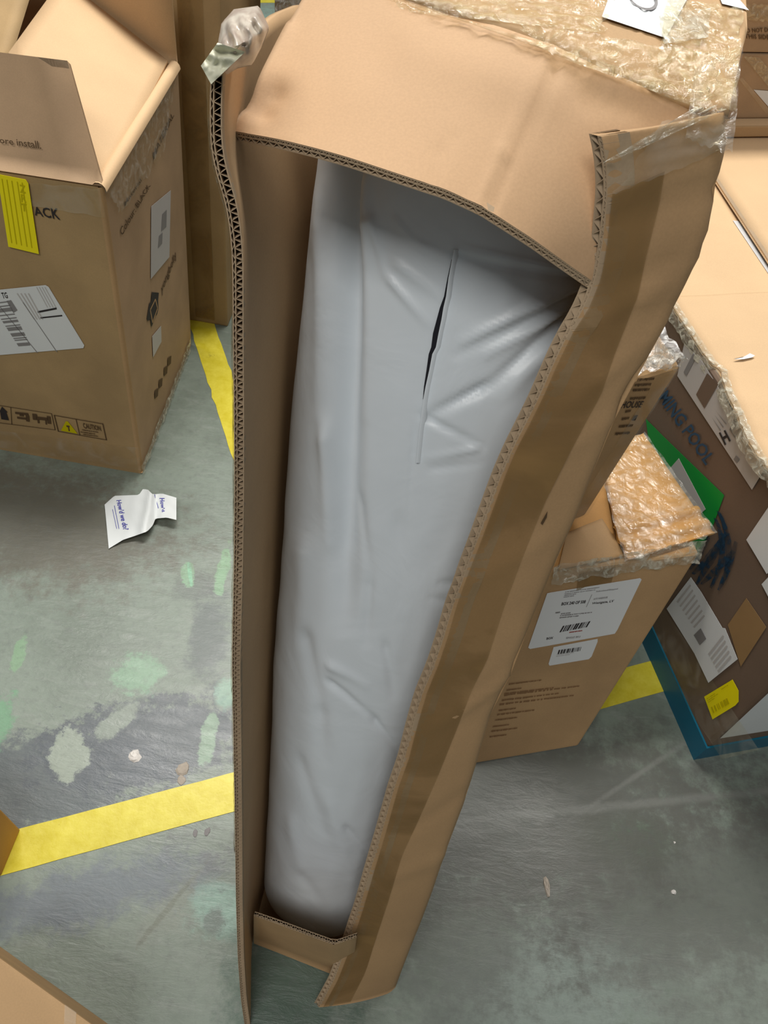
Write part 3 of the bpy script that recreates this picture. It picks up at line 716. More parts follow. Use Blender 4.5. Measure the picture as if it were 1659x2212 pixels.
# ================================================================== LEFT OPEN CARTON
A0, A1 = Pz(308, 1024, 0), Pz(413, 745, 0); A0b = Pz(0, 971, 0); ldir = nrm(A0b - A0)
ZT = .765
T0 = Pz(222, 407, ZT); T1 = hit(plane(A0, A1, T0), 384, 142)
tdirl = nrm(hit(plane(A0, A0 + ldir, T0), 65, 383) - T0)
LWID = .72
left = thing('open_carton', 'brown open-topped carton with raised flaps and yellow sticker on the left', 'box', (A0 + A1) / 2)
b4 = [A0, A1, A1 + ldir * LWID, A0 + ldir * LWID]; t4 = [T0, T1, T1 + tdirl * LWID, T0 + tdirl * LWID]
# four walls as real boards, open on top
def wall(nm_, b0, b1, t0, t1, inn, mat='card', mat2='card_inner'):
    Gw = grid_from_edges(span(t0, b0, 14), span(t1, b1, 14), 10, 14)
    nn = nrm(np.cross(Gw[0, -1] - Gw[0, 0], Gw[-1, 0] - Gw[0, 0])); nn = nn if nn @ inn > 0 else -nn
    o = slab(nm_, Gw, nn * .006, mat, left, (), mat2)
    for p in o.data.polygons: p.use_smooth = False
    return o
cen = sum(b4) / 4
rb = .010
fd = nrm(A0b - A0); sd = nrm(A1 - A0)
# corner post softening between the two visible faces
wall('front_wall', b4[0] + ldir * rb, b4[3], t4[0] + tdirl * rb, t4[3], cen - mid(b4[0], b4[3]), 'card_olive')
wall('side_wall', b4[0] + sd * rb, b4[1], t4[0] + nrm(T1 - T0) * rb, t4[1], cen - mid(b4[0], b4[1]), 'card_pink')
wall('back_wall', b4[1], b4[2], t4[1], t4[2], cen - mid(b4[1], b4[2]))
wall('side_wall', b4[3], b4[2], t4[3], t4[2], cen - mid(b4[2], b4[3]))
V = []
for (c0, c1) in ((t4[0], b4[0]),):
    for t in np.linspace(0, 1, 12):
        p = c0 * (1 - t) + c1 * t; w1 = nrm(ldir * (1 - 0) ) * rb; w2 = sd * rb
        for k in range(6):
            a = k / 5 * math.pi / 2; V.append(p + w1 * (1 - math.sin(a)) + w2 * (1 - math.cos(a)))
add('corner_fold', V, gfaces(12, 6), 'card', left, True)
add('bottom_panel', [p + [0, 0, .004] for p in b4], [(0, 1, 2, 3)], 'card_inner', left)
FPL = plane(b4[0], b4[3], t4[0]); SPL = plane(b4[0], b4[1], t4[1])
# flaps
def board(nm_, q, n_off, mat, mat2, parent, label=None, nu=12, nv=8, bend=0.0, opens=()):
    Gq = np.zeros((nv, nu, 3))
    for j in range(nv):
        for i in range(nu):
            u, v = i / (nu - 1), j / (nv - 1); Gq[j, i] = bil(q, u, v) + n_off / np.linalg.norm(n_off) * (-bend * math.sin(math.pi * u) * math.sin(math.pi * v))
    slab(nm_, Gq, n_off, mat, parent, opens, mat2, label=label); return Gq
# front flap: stands up and tips slightly inward
ftop_r = Pz(145, 131, .75); FR = Py(145, 131, T0[1] + .085); FL_ = Py(0, 113, T0[1] + .10); dfl = nrm(FL_ - FR)
qf = [FR + dfl * .62, FR, T0 + np.array([0, .0, .004]), T0 + tdirl * LWID + np.array([0, 0, .004])]
nfl = nrm(np.cross(qf[1] - qf[0], qf[3] - qf[0])); nfl = nfl if nfl[1] > 0 else -nfl
Gfl = board('front_flap', qf, nfl * .011, 'card_pink', 'card_inner', left, 'upright front flap with printed words', opens=('v0',))
flutes('corrugation', Gfl[0], nrm(qf[2] - qf[1]), nfl, .011, left, pitch=.009, d=.012)
FFPL = plane(qf[1], qf[2], qf[3])
# right side flap folded in over the opening and rising to the left
z = ZT
S_far_r = T1 + np.array([-.02, -.004, .01]); S_near_r = T0 + np.array([.0, .02, .01])
S_far_l = Pw(93, 7, depth(T1) - .04); S_near_l = Pw(7, 100, depth(T0) + .02)
S_near_l2 = Pw(60, 290, depth(T0) + .05)
S_far_r = Pw(366, 131, depth(T1) + .005)
# wide inner sheet (the flap with its shadowed far half)
YB = T1[1] - .015
p0_, p1b, p2_ = Py(135, -47, YB), Py(362, 130, YB), Pw(228, 398, depth(T0) + .012)
qs = [p0_, p1b, p2_, hit(plane(p0_, p1b, p2_), 18, 114)]
Gs_ = board('side_flap', qs, np.array([0, 0, -.006]), 'card_top_lit', 'card_inner', left, 'bright side flap folded across the opening', bend=-.004)
# rounded fold along the right rim
V = []
for t in np.linspace(0, 1, 16):
    p = T0 * (1 - t) + T1 * t
    for k in range(6):
        a = k / 5 * math.pi * .75; V.append(p + np.array([.006 - .014 * (1 - math.cos(a)), 0, -.006 + .016 * math.sin(a)]))
add('rim_fold', V, gfaces(16, 6), 'card_top_lit', left, True)
# back flap, standing
qb_ = [Pw(-60, -330, depth(T1) + .30), Pw(368, -200, depth(T1) + .10), T1 + np.array([-.003, .006, 0]), Pw(180, 5, depth(T1) + .16)]
qb_[3] = T1 + tdirl * .5
hb_ = np.array([.0, -.02, .26]); qb_ = [T1 + tdirl * LWID + hb_, Py(366, -60, T1[1] - .01), T1 + np.array([-.003, .004, .0]), T1 + tdirl * LWID]
board('back_flap', qb_, np.array([0, .006, 0]), 'card_inner', 'card', left, 'back flap standing upright')
# left flap rising on the far side
qlf = [Py(-260, -140, YB - .05), Py(88, -80, YB - .05), qs[3] + np.array([-.01, .02, -.02]), qs[3] + np.array([-.4, .0, -.10])]
board('side_flap', qlf, np.array([-.004, 0, -.004]), 'card_olive', 'card_inner', left, 'far side flap at the top left')
# prints on the carton
q = hq(FFPL, [(2, 291), (88, 305), (92, 320), (4, 307)], .001)
text('printed_text', 'ore install.', hq(FFPL, [(-2, 296), (87, 305), (90, 322), (0, 309)], .001), 'ink_card', left, .01)
text('printed_text', 'ACK', hq(FPL, [(70, 446), (126, 450), (131, 475), (76, 465)]), 'ink', left, .015)
ys = sheet('yellow_sticker', hq(FPL, [(-6, 376), (55, 388), (61, 396), (84, 549), (18, 533)], .0042), 'yellow_sticker', left, label='bright yellow sticker on the front face')
qy = hq(FPL, [(-6, 376), (60, 388), (84, 549), (18, 533)], .0044)
plain('ink_yel', (.55, .47, .0), .6, .2)
rects('printed_lines', [(x, .05, x + .03, .93) for x in (.12, .28, .44, .62, .78)], qy, 'ink_yel', ys)
text('printed_text', 'Z\nR\nT', hq(FPL, [(42, 398), (54, 401), (60, 456), (46, 456)], .0045), 'ink_yel', ys, .02)
sl_o = sheet('shipping_label', hq(FPL, [(-60, 632), (98, 616), (105, 620), (182, 746), (180, 752), (-60, 772)], .0018), 'paper', left, label='white shipping label with barcode')
qs_ = hq(FPL, [(0, 622), (102, 616), (182, 750), (0, 768)], .0018)
barcode(hq(FPL, [(-20, 655), (18, 650), (66, 746), (40, 748)], .0018), 'ink_grey', sl_o, 20, True, 3)
rects('printed_block', [(0, 0, 1, 1)], hq(FPL, [(14, 650), (24, 648), (38, 670), (29, 676)], .0018), 'ink_grey', sl_o)
text('printed_text', 'TG', hq(FPL, [(2, 632), (14, 631), (18, 644), (6, 645)], .0018), 'ink', sl_o, .02)
for k in range(4): rects('printed_line', [(0, 0, 1, 1)], hq(FPL, [(36 + 8 * k, 634), (38.5 + 8 * k, 633), (76 + 6 * k, 690), (73 + 6 * k, 690)], .0018), 'paper_grey_shade', sl_o)
for k in range(4): rects('printed_line', [(0, 0, 1, 1)], hq(FPL, [(78 + 6 * k, 620), (80 + 6 * k, 620), (104 + 6 * k, 664), (102 + 6 * k, 664)], .0018), 'paper_grey_shade', sl_o)
rects('printed_line', [(0, 0, 1, 1)], hq(FPL, [(81, 672), (122, 664), (123, 668), (82, 676)], .0018), 'ink', sl_o)
rects('printed_line', [(0, 0, 1, 1)], hq(FPL, [(87, 685), (134, 680), (135, 683), (88, 688)], .0018), 'ink', sl_o)
for k in range(2): rects('printed_line', [(0, 0, 1, 1)], hq(FPL, [(24 + 60 * k - 35, 650 + 3 * k), (25.5 + 60 * k - 35, 650 + 3 * k), (82 + 42 * k, 762 - 2 * k), (80 + 42 * k, 762 - 2 * k)], .0018), 'ink_grey', sl_o)
# handling symbols strip
fr1 = hq(FPL, [(-14, 873), (112, 893), (120, 929), (-14, 912)])
def frame(q, t=.02, ta=.05): return [(0, 0, 1, ta), (0, 1 - ta, 1, 1), (0, 0, t, 1), (1 - t, 0, 1, 1)]
rects('symbol_frame', frame(fr1, .012, .03) + [(.29, 0, .30, 1)], fr1, 'ink_card', left)
fr2 = hq(FPL, [(116, 896), (223, 915), (231, 951), (125, 932)])
rects('symbol_frame', frame(fr2, .02, .04) + [(.44, 0, .455, 1)], fr2, 'ink_card', left)
qh = hq(FPL, [(-2, 877), (14, 880), (20, 908), (1, 905)]); nn_ = qn(qh) * .0004
add('handling_symbol', [bil(qh, *p) + nn_ for p in ((.0, .4), (.4, 0), (1, .35), (.85, .4), (.95, 1), (.1, 1), (.05, .45))], [tuple(range(7))], 'ink', left)
qh = hq(FPL, [(32, 886), (62, 889), (64, 912), (35, 908)]); nn_ = qn(qh) * .0004
rects('handling_symbol', [(0, .15, .95, .35), (.1, .6, .8, .8), (.75, .35, 1, .95), (.3, .3, .6, .5)], qh, 'ink_card', left)
qh = hq(FPL, [(69, 888), (108, 893), (111, 918), (72, 914)])
rects('handling_symbol', [(0, .2, .25, .7), (.2, .4, .85, .65), (.8, .25, 1, .9), (.25, .6, .35, .95), (.68, .6, .76, 1)], qh, 'ink_card', left)
qh = hq(FPL, [(128, 908), (162, 912), (168, 937), (132, 932)]); nn_ = qn(qh) * .0004
add('warning_triangle', [bil(qh, *p) + nn_ for p in ((.42, 0), (.55, 0), (1, 1), (0, .92))], [(0, 1, 2, 3)], 'ink_yel', left)
rects('warning_mark', [(.4, .35, .6, .5), (.48, .5, .56, .85)], qh, 'ink_card', left, off=.0008)
text('printed_text', 'CAUTION', hq(FPL, [(178, 913), (216, 920), (219, 931), (181, 925)]), 'ink_card', left, .02)
lines(hq(FPL, [(172, 925), (216, 932), (222, 946), (176, 940)]), 'ink_card', left, [(.1, .1, .9), (.45, .0, .7), (.75, .1, .8)], 4, .15)
# side face prints
lb1 = sheet('shipping_label', hq(SPL, [(327, 446), (369, 411), (366, 555), (326, 603)], .0018), 'paper_grey_shade', left, label='pale label on the shaded side')
rects('printed_block', [(0, 0, 1, 1)], hq(SPL, [(350, 463), (360, 453), (359, 490), (348, 500)], .0018), 'ink_grey', lb1)
rects('printed_block', [(0, 0, 1, 1)], hq(SPL, [(343, 510), (351, 502), (350, 526), (341, 536)], .0018), 'ink_grey', lb1)
text('printed_text', 'Colour: BLACK', hq(SPL, [(258, 496), (318, 398), (326, 400), (263, 511)]), 'ink_card', left, .01)
text('printed_text', 'MATERIAL', hq(SPL, [(330, 330), (372, 240), (376, 250), (332, 345)]), 'ink_card', left, .01)
text('printed_text', 'Material', hq(SPL, [(268, 437), (303, 385), (306, 391), (270, 445)]), 'ink_card', left, .01)
text('printed_text', 'yongbolly', hq(SPL, [(347, 618), (378, 540), (383, 556), (350, 640)]), 'ink_card', left, .01)
qh = hq(SPL, [(322, 631), (343, 631), (341, 700), (316, 700)]); nn_ = qn(qh) * .0004
lg = add('printed_emblem', [bil(qh, *p) + nn_ for p in ((.25, 0), (1, .02), (.95, .25), (1, .5), (.9, .68), (.75, .75), (.45, 1.1), (.3, .85), (.1, .9), (0, .85), (.1, .35), (.25, .3))], [tuple(range(12))], 'ink', left)
dv = [(.65, .22), (.9, .5), (.5, .95), (.22, .55)]
rects_q = []
for a_, b_ in zip(dv, dv[1:] + dv[:1]):
    d_ = np.array(b_) - np.array(a_); pn = np.array([-d_[1], d_[0]]); pn = pn / np.linalg.norm(pn) * .03
    rects_q.append([bil(qh, *(np.array(a_) + pn)) + nn_ * 2, bil(qh, *(np.array(b_) + pn)) + nn_ * 2, bil(qh, *(np.array(b_) - pn)) + nn_ * 2, bil(qh, *(np.array(a_) - pn)) + nn_ * 2])
add('emblem_outline', sum(rects_q, []), [(4 * k, 4 * k + 1, 4 * k + 2, 4 * k + 3) for k in range(4)], 'card', lg)
sheet('paper_label', hq(SPL, [(329, 727), (348, 704), (349, 738), (331, 772)], .0018), 'paper_grey_shade', left, label='tiny pale label low on the side')
for k, (x, y) in enumerate([(338, 852), (347, 830), (358, 803), (366, 782)]):
    rects('handling_symbol', [(0, 0, 1, 1)], hq(SPL, [(x - 4, y - 8), (x + 4, y - 14), (x + 3, y + 3), (x - 4, y + 10)]), 'ink_card', left)
# tape on the carton
wavy_sheet('clear_tape', hq(SPL, [(226, 410), (384, 150), (352, 330), (262, 460)], .003), 'clear_tape', left, .003, 40, 14, 40, .12, seed=2)
wavy_sheet('clear_tape', hq(SPL, [(306, 1005), (412, 730), (411, 760), (309, 1022)], .004), 'white_tape', left, .004, 50, 6, 60, .1, seed=5)
wavy_sheet('packing_tape', hq(FPL, [(-40, 925), (300, 968), (305, 1016), (-40, 960)], .0016), 'clear_tape_flat', left, .0006, 30, 6, 20, .03, seed=6)
wavy_sheet('packing_tape', hq(FPL, [(-40, 386), (215, 408), (228, 470), (-40, 428)], .0016), 'clear_tape_flat', left, .001, 30, 6, 30, .05, seed=7)

# ================================================================== TALL CARTONS BEHIND
bh = thing('tall_carton', 'tall dark-shadowed carton standing behind the open left carton', 'box', Pz(496, 706, 0))
K0 = Pz(492, 706, 0); Kt = Py(476, 0, K0[1] + .04); sc_ = 1.0
up = nrm(Kt - K0) * 1.25
wdir = nrm(np.array([-1, .02, 0])); bdir = nrm(np.array([-.02, 1, 0]))
b4 = [K0, K0 + bdir * .45, K0 + bdir * .45 + wdir * .6, K0 + wdir * .6]; t4 = [p + up for p in b4]
hexbox('body', b4, t4, 'card_olive', bh, .006)
hp = plane(b4[0], b4[3], t4[0])
wavy_sheet('packing_tape', [b4[0] + wdir * .10 + up - [0, .003, 0], b4[0] + wdir * .04 + up - [0, .003, 0], b4[0] + wdir * .04 - [0, .003, -.02], b4[0] + wdir * .10 - [0, .003, -.02]], 'tape_tint', bh, .0004, 6, 30, 10)
b2 = thing('taped_carton', 'narrow tape-covered carton seen behind the top of the open tall carton', 'box', Pz(600, 560, 0))
J0 = Pz(598, 560, 0); Jt = Py(592, 0, J0[1]); upj = nrm(Jt - J0) * 1.2
b4 = [J0, J0 + np.array([.4, .05, 0]), J0 + np.array([.37, .42, 0]), J0 + np.array([-.0, .36, 0])]; t4 = [p + upj for p in b4]
hexbox('body', b4, t4, 'card_pink', b2, .008)
jp = plane(b4[0], b4[1], t4[0])
wavy_sheet('clear_tape', hq(jp, [(594, -30), (660, -30), (650, 120), (594, 120)], .006), 'film_wrap', b2, .012, 24, 30, 40, .1, seed=9)

# ================================================================== RIGHT STACK
# lower labelled carton
BL, BR_ = Pz(1040, 1648, 0), Pz(1250, 1612, 0); fdr = nrm(BR_ - BL); 
lo = thing('labelled_carton', 'brown carton with large white label standing behind the tall open carton', 'box', mid(BL, BR_))
Tr_ = Pz(1512, 1196, .42); Tl_ = Pz(1190, 1262, .42); dt = nrm(Tr_ - Tl_)
bk = nrm(np.array([-.32, .95, 0]))
b4 = [BL - fdr * .04, BR_, BR_ + bk * .42, BL - fdr * .04 + bk * .42]
TL2 = Tr_ - fdr * .36; t4 = [TL2, Tr_, Pz(1388, 935, .42), Pz(1388, 935, .42) - dt * .36]
hexbox('body', b4, t4, 'card', lo, .007, 3, top_mat='card_orange')
BPL = plane(BL, BR_, Tr_)
TOPL = plane(t4[0], t4[1], t4[2])
def qtop(pts, off): return [hit(TOPL, x, y, off) for x, y in pts]
# taped flap lying raised over the top, overhanging the front edge
qf2 = [hit(TOPL, 1380, 925, .014), hit(TOPL, 1395, 935, .014), hit(TOPL, 1548, 1153, .022), hit(TOPL, 1362, 1205, .022)]
qf2 = [hit(TOPL, 1300, 985, .012), hit(TOPL, 1390, 935, .012), hit(TOPL, 1500, 1095, .014), hit(TOPL, 1330, 1138, .014)]
def slab_q(nm_, q, mat, parent, th_, amp=.0, label=None, nu=16, nv=10):
    Gq = np.zeros((nv, nu, 3)); n = qn(q)
    for j in range(nv):
        for i in range(nu): p = bil(q, i / (nu - 1), j / (nv - 1)); Gq[j, i] = p + n * amp * mnoise.noise(Vector(p * 18))
    slab(nm_, Gq, -n * th_, mat, parent, (), None, label); return Gq
slab_q('top_flap', qf2, 'card_warm', lo, .006, .002, 'orange-brown taped top flap')
qf3 = [hit(TOPL, 1326, 1136, .017), hit(TOPL, 1503, 1092, .017), hit(TOPL, 1546, 1150, .012), hit(TOPL, 1358, 1208, .012)]
Gz = np.zeros((14, 18, 3)); n_t = qn(qf3)
for j in range(14):
    for i in range(18):
        p = bil(qf3, i / 17, j / 13); Gz[j, i] = p + n_t * (.005 * math.sin(j / 13 * math.pi * 4) + .002 * mnoise.noise(Vector(p * 30)))
slab('top_flap', Gz, -n_t * .006, 'card_warm', lo, (), None, 'buckled overhanging flap edge')
wavy_sheet('clear_tape', qtop([(1290, 990), (1392, 932), (1550, 1150), (1350, 1215)], .027), 'clear_tape', lo, .0015, 50, 50, 35, .05, seed=3)
qd = qtop([(1225, 1150), (1300, 1120), (1352, 1200), (1205, 1232)], .004)
slab_q('top_flap', qd, 'card', lo, .005, .003, 'lower crumpled top flap')
wavy_sheet('clear_tape', hq(BPL, [(1195, 1222), (1525, 1165), (1508, 1215), (1190, 1262)], .012), 'white_tape', lo, .006, 50, 10, 60, .12, seed=4)
wavy_sheet('packing_tape', hq(BPL, [(1250, 1240), (1330, 1225), (1320, 1262), (1245, 1275)], .0016), 'tape_tint', lo, .0004, 8, 8, 20)
ll = sheet('shipping_label', hq(BPL, [(1182, 1282), (1190, 1280), (1383, 1249), (1386, 1252), (1334, 1360), (1328, 1369), (1145, 1402), (1141, 1399)], .0018), 'paper', lo, label='large white address label')
def LQ(pts): return hq(BPL, pts, .0019)
QL = LQ([(1182, 1282), (1386, 1250), (1330, 1370), (1141, 1401)])
text('printed_text', 'BOX 240 OF 508', LQ([(1214, 1301), (1266, 1296), (1264, 1303), (1212, 1308)]), 'ink', ll, .03)
text('printed_text', 'Westgate, LV', LQ([(1280, 1301), (1327, 1295), (1324, 1302), (1277, 1307)]), 'ink', ll, .02)
text('printed_text', 'AUTO WAREHOUSE', LQ([(1283, 1292), (1313, 1288), (1312, 1292), (1281, 1296)]), 'ink_grey', ll, .02)
text('printed_text', 'Submitted/Shipped', LQ([(1288, 1276), (1335, 1270), (1334, 1274), (1287, 1280)]), 'ink_grey', ll, .02)
rects('printed_line', [(0, 0, 1, 1)], LQ([(1278, 1284), (1279, 1284), (1267, 1311), (1266, 1311)]), 'ink_grey', ll)
lines(LQ([(1221, 1278), (1295, 1268), (1290, 1282), (1217, 1292)]), 'ink_grey', ll, [(0, 0, 1), (.3, 0, .9), (.55, 0, .35), (.8, 0, .3)], 5, .12)
lines(LQ([(1212, 1324), (1281, 1317), (1276, 1330), (1208, 1337)]), 'ink_grey', ll, [(.05, 0, .3), (.35, 0, 1), (.7, 0, .6)], 6, .2)
lines(LQ([(1200, 1322), (1210, 1321), (1209, 1325), (1199, 1327)]), 'ink_grey', ll, [(0, 0, 1)], 7, .8)
barcode(LQ([(1216, 1352), (1278, 1341), (1270, 1354), (1208, 1366)]), 'ink', ll, 26, False, 9)
lines(LQ([(1230, 1364), (1258, 1360), (1257, 1364), (1229, 1368)]), 'ink_red', ll, [(.2, 0, 1)], 8, .7)
text('printed_text', 'BOX', LQ([(1181, 1377), (1196, 1375), (1194, 1380), (1180, 1382)]), 'ink', ll, .03)
text('printed_text', 'SINGLE SKU', LQ([(1223, 1376), (1254, 1373), (1253, 1377), (1222, 1380)]), 'ink_grey', ll, .02)
l2 = sheet('barcode_label', hq(BPL, [(1196, 1398), (1291, 1380), (1291, 1386), (1278, 1418), (1272, 1424), (1187, 1438), (1185, 1434)], .0012), 'paper', lo, label='small barcode label under the large one')
barcode(hq(BPL, [(1207, 1404), (1257, 1397), (1254, 1406), (1204, 1413)], .0014), 'ink', l2, 24, False, 11)
lines(hq(BPL, [(1203, 1413), (1240, 1408), (1238, 1416), (1200, 1421)], .0014), 'paper_grey_shade', l2, [(.1, 0, 1), (.5, 0, .8)], 12, .2)
QT = hq(BPL, [(1090, 1470), (1255, 1470), (1215, 1600), (1050, 1600)])
rows = []
for k, (y, x0, x1) in enumerate([(1468, 1100, 1170), (1481, 1095, 1127), (1489, 1090, 1198), (1492, 1090, 1252), (1503, 1085, 1210), (1512, 1080, 1240), (1525, 1078, 1115), (1534, 1075, 1155), (1546, 1070, 1118), (1560, 1065, 1100), (1570, 1062, 1118), (1582, 1058, 1095)]):
    y2 = y + 6
    lines(hq(BPL, [(x0, y + 8), (x1, y - (x1 - x0) * .12 + 8), (x1 - 2, y + 12 - (x1 - x0) * .12), (x0 - 2, y + 13)]), 'ink_faint', lo, [(0, 0, 1)], 20 + k, .8)
# upper narrow carton standing on it
Zb = .428
mroot = thing('narrow_carton', 'narrow wrapped carton standing on the labelled carton', 'box', Pz(1262, 1117, .445))
Mb1 = Pz(1264, 1116, .445); Mb0 = Pz(1175, 1150, .445); dm = nrm(Mb1 - Mb0); Mt1 = Py(1473, 790, Mb1[1] + .05)
upm = Mt1 - Mb1; bkm = bk * .14
b4 = [Mb1 - dm * .20, Mb1, Mb1 + bkm, Mb1 - dm * .20 + bkm]; t4 = [p + upm for p in b4]
hexbox('body', b4, t4, 'card', mroot, .010, 3)
MPL = plane(b4[0], b4[1], t4[1])
text('printed_text', 'HOUSE', hq(MPL, [(1345, 866), (1392, 866), (1384, 880), (1340, 882)]), 'ink', mroot, .02)
for k, (x, y, w_) in enumerate([(1378, 817, 36), (1372, 829, 36), (1368, 840, 36), (1362, 858, 34), (1352, 886, 12), (1344, 902, 16), (1338, 918, 30), (1330, 934, 32)]):
    lines(hq(MPL, [(x, y), (x + w_, y - 2), (x + w_ - 3, y + 5), (x - 3, y + 7)]), 'ink_card', mroot, [(0, 0, 1)], 40 + k, .9)
rects('handling_symbol', [(0, 0, 1, 1)], hq(MPL, [(1370, 898), (1378, 896), (1372, 908), (1364, 908)]), 'ink', mroot)
wavy_sheet('film_wrap', hq(MPL, [(1420, 735), (1480, 770), (1455, 800), (1385, 790)], .010), 'film_wrap', mroot, .008, 20, 16, 60, .1, seed=6)
wavy_sheet('film_wrap', [t4[0] + [0, 0, .012], t4[1] + [0, 0, .012], t4[2] + [0, 0, .012], t4[3] + [0, 0, .012]], 'film_wrap', mroot, .008, 30, 16, 60, .05, seed=7)
wavy_sheet('packing_tape', hq(MPL, [(1437, 790), (1472, 788), (1270, 1112), (1225, 1128)], .0016), 'clear_tape_flat', mroot, .0006, 8, 20, 20)

# big flat pool carton
C0, C1 = Pz(1500, 1637, 0), Pz(1400, 1410, 0); cd = nrm(C1 - C0); cf = nrm(Pz(1659, 1608, 0) - C0)
ZP = .62
pool = thing('pool_carton', 'huge flat-topped carton with blue base band at the right edge', 'box', C0)
PPL = plane(C0, C1, C0 + np.array([0, 0, 1.]))
tE0 = hit(PPL, 1659, 1003); tE1 = hit(PPL, 1470, 690)
b4 = [C0, C0 + cd * 1.75, C0 + cd * 1.75 + cf * 1.25, C0 + cf * 1.25]; t4 = [p + np.array([0, 0, ZP]) for p in b4]
hexbox('body', b4, t4, 'card_shade', pool, .010, 3, top_mat='card_top_lit')
PTL = plane(t4[0], t4[1], t4[2]); PFL = plane(C0, C0 + cf, C0 + np.array([0, 0, 1.]))
zz = np.array([0, 0, 1.])
# blue band round the base
bn = nrm(np.cross(cd, zz)); bn = bn if bn @ (CAMP - C0) > 0 else -bn; fn = nrm(np.cross(cf, zz)); fn = fn if fn @ (CAMP - C0) > 0 else -fn
bh_ = .065
bc = C0 + (bn + fn) * .004
V = [C0 + cd * 1.74 + bn * .004, bc, C0 + cf * 1.2 + fn * .004]
V2 = [p + zz * bh_ for p in V]
add('blue_band', V + V2 + [V[0] - bn * .003 + zz * bh_, C0 + zz * bh_, V[2] - fn * .003 + zz * bh_], [(0, 1, 4, 3), (1, 2, 5, 4), (3, 4, 7, 6), (4, 5, 8, 7)], 'blue_band', pool, label='blue printed band round the base')
def PQ(pts, off=.0025): return hq(PPL, pts, off)
text('printed_text', 'SWIMMING POOL', PQ([(1400, 780), (1546, 990), (1524, 1006), (1378, 800)]), 'ink_navy', pool, .02)
up_l = sheet('shipping_label', PQ([(1478, 742), (1516, 780), (1656, 1006), (1624, 1058), (1463, 812)]), 'paper_grey_shade', pool, label='long white paper strip under the top rim, greyed as in shade')
rects('printed_block', [(0, 0, 1, 1)], PQ([(1528, 806), (1552, 830), (1522, 882), (1504, 852)], .003), 'card_shade', up_l)
rects('printed_block', [(0, 0, 1, 1)], PQ([(1497, 764), (1504, 772), (1483, 812), (1477, 804)], .003), 'ink_grey', up_l)
rects('printed_block', [(0, 0, 1, 1)], PQ([(1585, 905), (1598, 925), (1588, 946), (1576, 928)], .003), 'ink_grey', up_l)
text('printed_text', 'H', PQ([(1553, 935), (1567, 929), (1579, 952), (1566, 962)], .003), 'ink', up_l, .03)
for k in range(3): rects('printed_line', [(0, 0, 1, 1)], PQ([(1536 + 5 * k, 898 - 6 * k), (1538 + 5 * k, 901 - 6 * k), (1558 + 6 * k, 930 - 7 * k), (1556 + 6 * k, 930 - 7 * k)], .003), 'ink_grey', up_l)
rects('printed_block', [(0, 0, 1, 1)], PQ([(1590, 984), (1598, 992), (1592, 1000), (1585, 992)], .003), 'ink_grey', up_l)
gs_ = sheet('green_sticker', PQ([(1395, 905), (1432, 942), (1564, 1070), (1540, 1135), (1500, 1215), (1460, 1215), (1420, 1100)], .002), 'green_sticker', pool, label='green sticker with a grey square')
sheet('grey_square', PQ([(1466, 990), (1524, 1100), (1490, 1130), (1440, 1020)], .003), 'paper_grey_shade', gs_)
film('smear_ink', (.02, .05, .09), .75, .1, 30.0, .5, .01)
sm_V = []; sm_F = []
for k, (x0, y0, x1, y1, x2, y2, wd) in enumerate([(1552, 1105, 1592, 1180, 1560, 1262, 14), (1545, 1120, 1580, 1190, 1535, 1270, 13), (1590, 1170, 1575, 1230, 1552, 1275, 12), (1560, 1165, 1540, 1200, 1497, 1240, 15), (1572, 1150, 1545, 1190, 1505, 1262, 15), (1530, 1160, 1510, 1200, 1490, 1230, 13), (1585, 1190, 1550, 1230, 1515, 1262, 13)]):
    for t in np.linspace(0, 1, 14):
        x = (1 - t) ** 2 * x0 + 2 * t * (1 - t) * x1 + t * t * x2; y = (1 - t) ** 2 * y0 + 2 * t * (1 - t) * y1 + t * t * y2
        h_ = wd * (.25 + .75 * math.sin(math.pi * min(1, t * .8 + .15))) * .5 * (1 + .25 * mnoise.noise(Vector((t * 9, k, 0))))
        sm_V += PQ([(x - h_, y - h_ * .6), (x + h_, y + h_ * .6)], .0022 + .0002 * k)
    sm_F += [(28 * k + 2 * j, 28 * k + 2 * j + 1, 28 * k + 2 * j + 3, 28 * k + 2 * j + 2) for j in range(13)]
add('ink_smear', sm_V, sm_F, 'smear_ink', pool, False, 'dark blue ink smear')
rc = sheet('receipt_label', PQ([(1440, 1315), (1492, 1247), (1515, 1280), (1560, 1356), (1566, 1357), (1593, 1424), (1530, 1475), (1500, 1412)], .003), 'paper', pool, label='long white paper strip stuck low on the side')
for k in range(7): rects('printed_line', [(0, 0, .8, 1)], PQ([(1462 + 6 * k, 1300 + 9 * k), (1466 + 6 * k, 1303 + 9 * k), (1494 + 5 * k, 1266 + 11 * k), (1491 + 5 * k, 1262 + 11 * k)], .0035), 'paper_grey_shade', rc)
rects('printed_block', [(0, 0, 1, 1)], PQ([(1499, 1372), (1514, 1357), (1526, 1380), (1512, 1394)], .0035), 'ink_grey', rc)
for k in range(5): rects('printed_line', [(0, 0, 1, 1)], PQ([(1530 + 5 * k, 1413 + 9 * k), (1533 + 5 * k, 1416 + 9 * k), (1565 + 4 * k, 1375 + 11 * k), (1562 + 4 * k, 1372 + 11 * k)], .0035), 'paper_grey_shade', rc)
ys2 = sheet('yellow_sticker', PQ([(1521, 1505), (1582, 1468), (1595, 1492), (1595, 1516), (1588, 1524), (1539, 1554)], .003), 'yellow_sticker', pool, label='small yellow barcode sticker near the base')
barcode(PQ([(1536, 1528), (1571, 1508), (1576, 1520), (1541, 1540)], .0035), 'ink_yel', ys2, 12, False, 5)
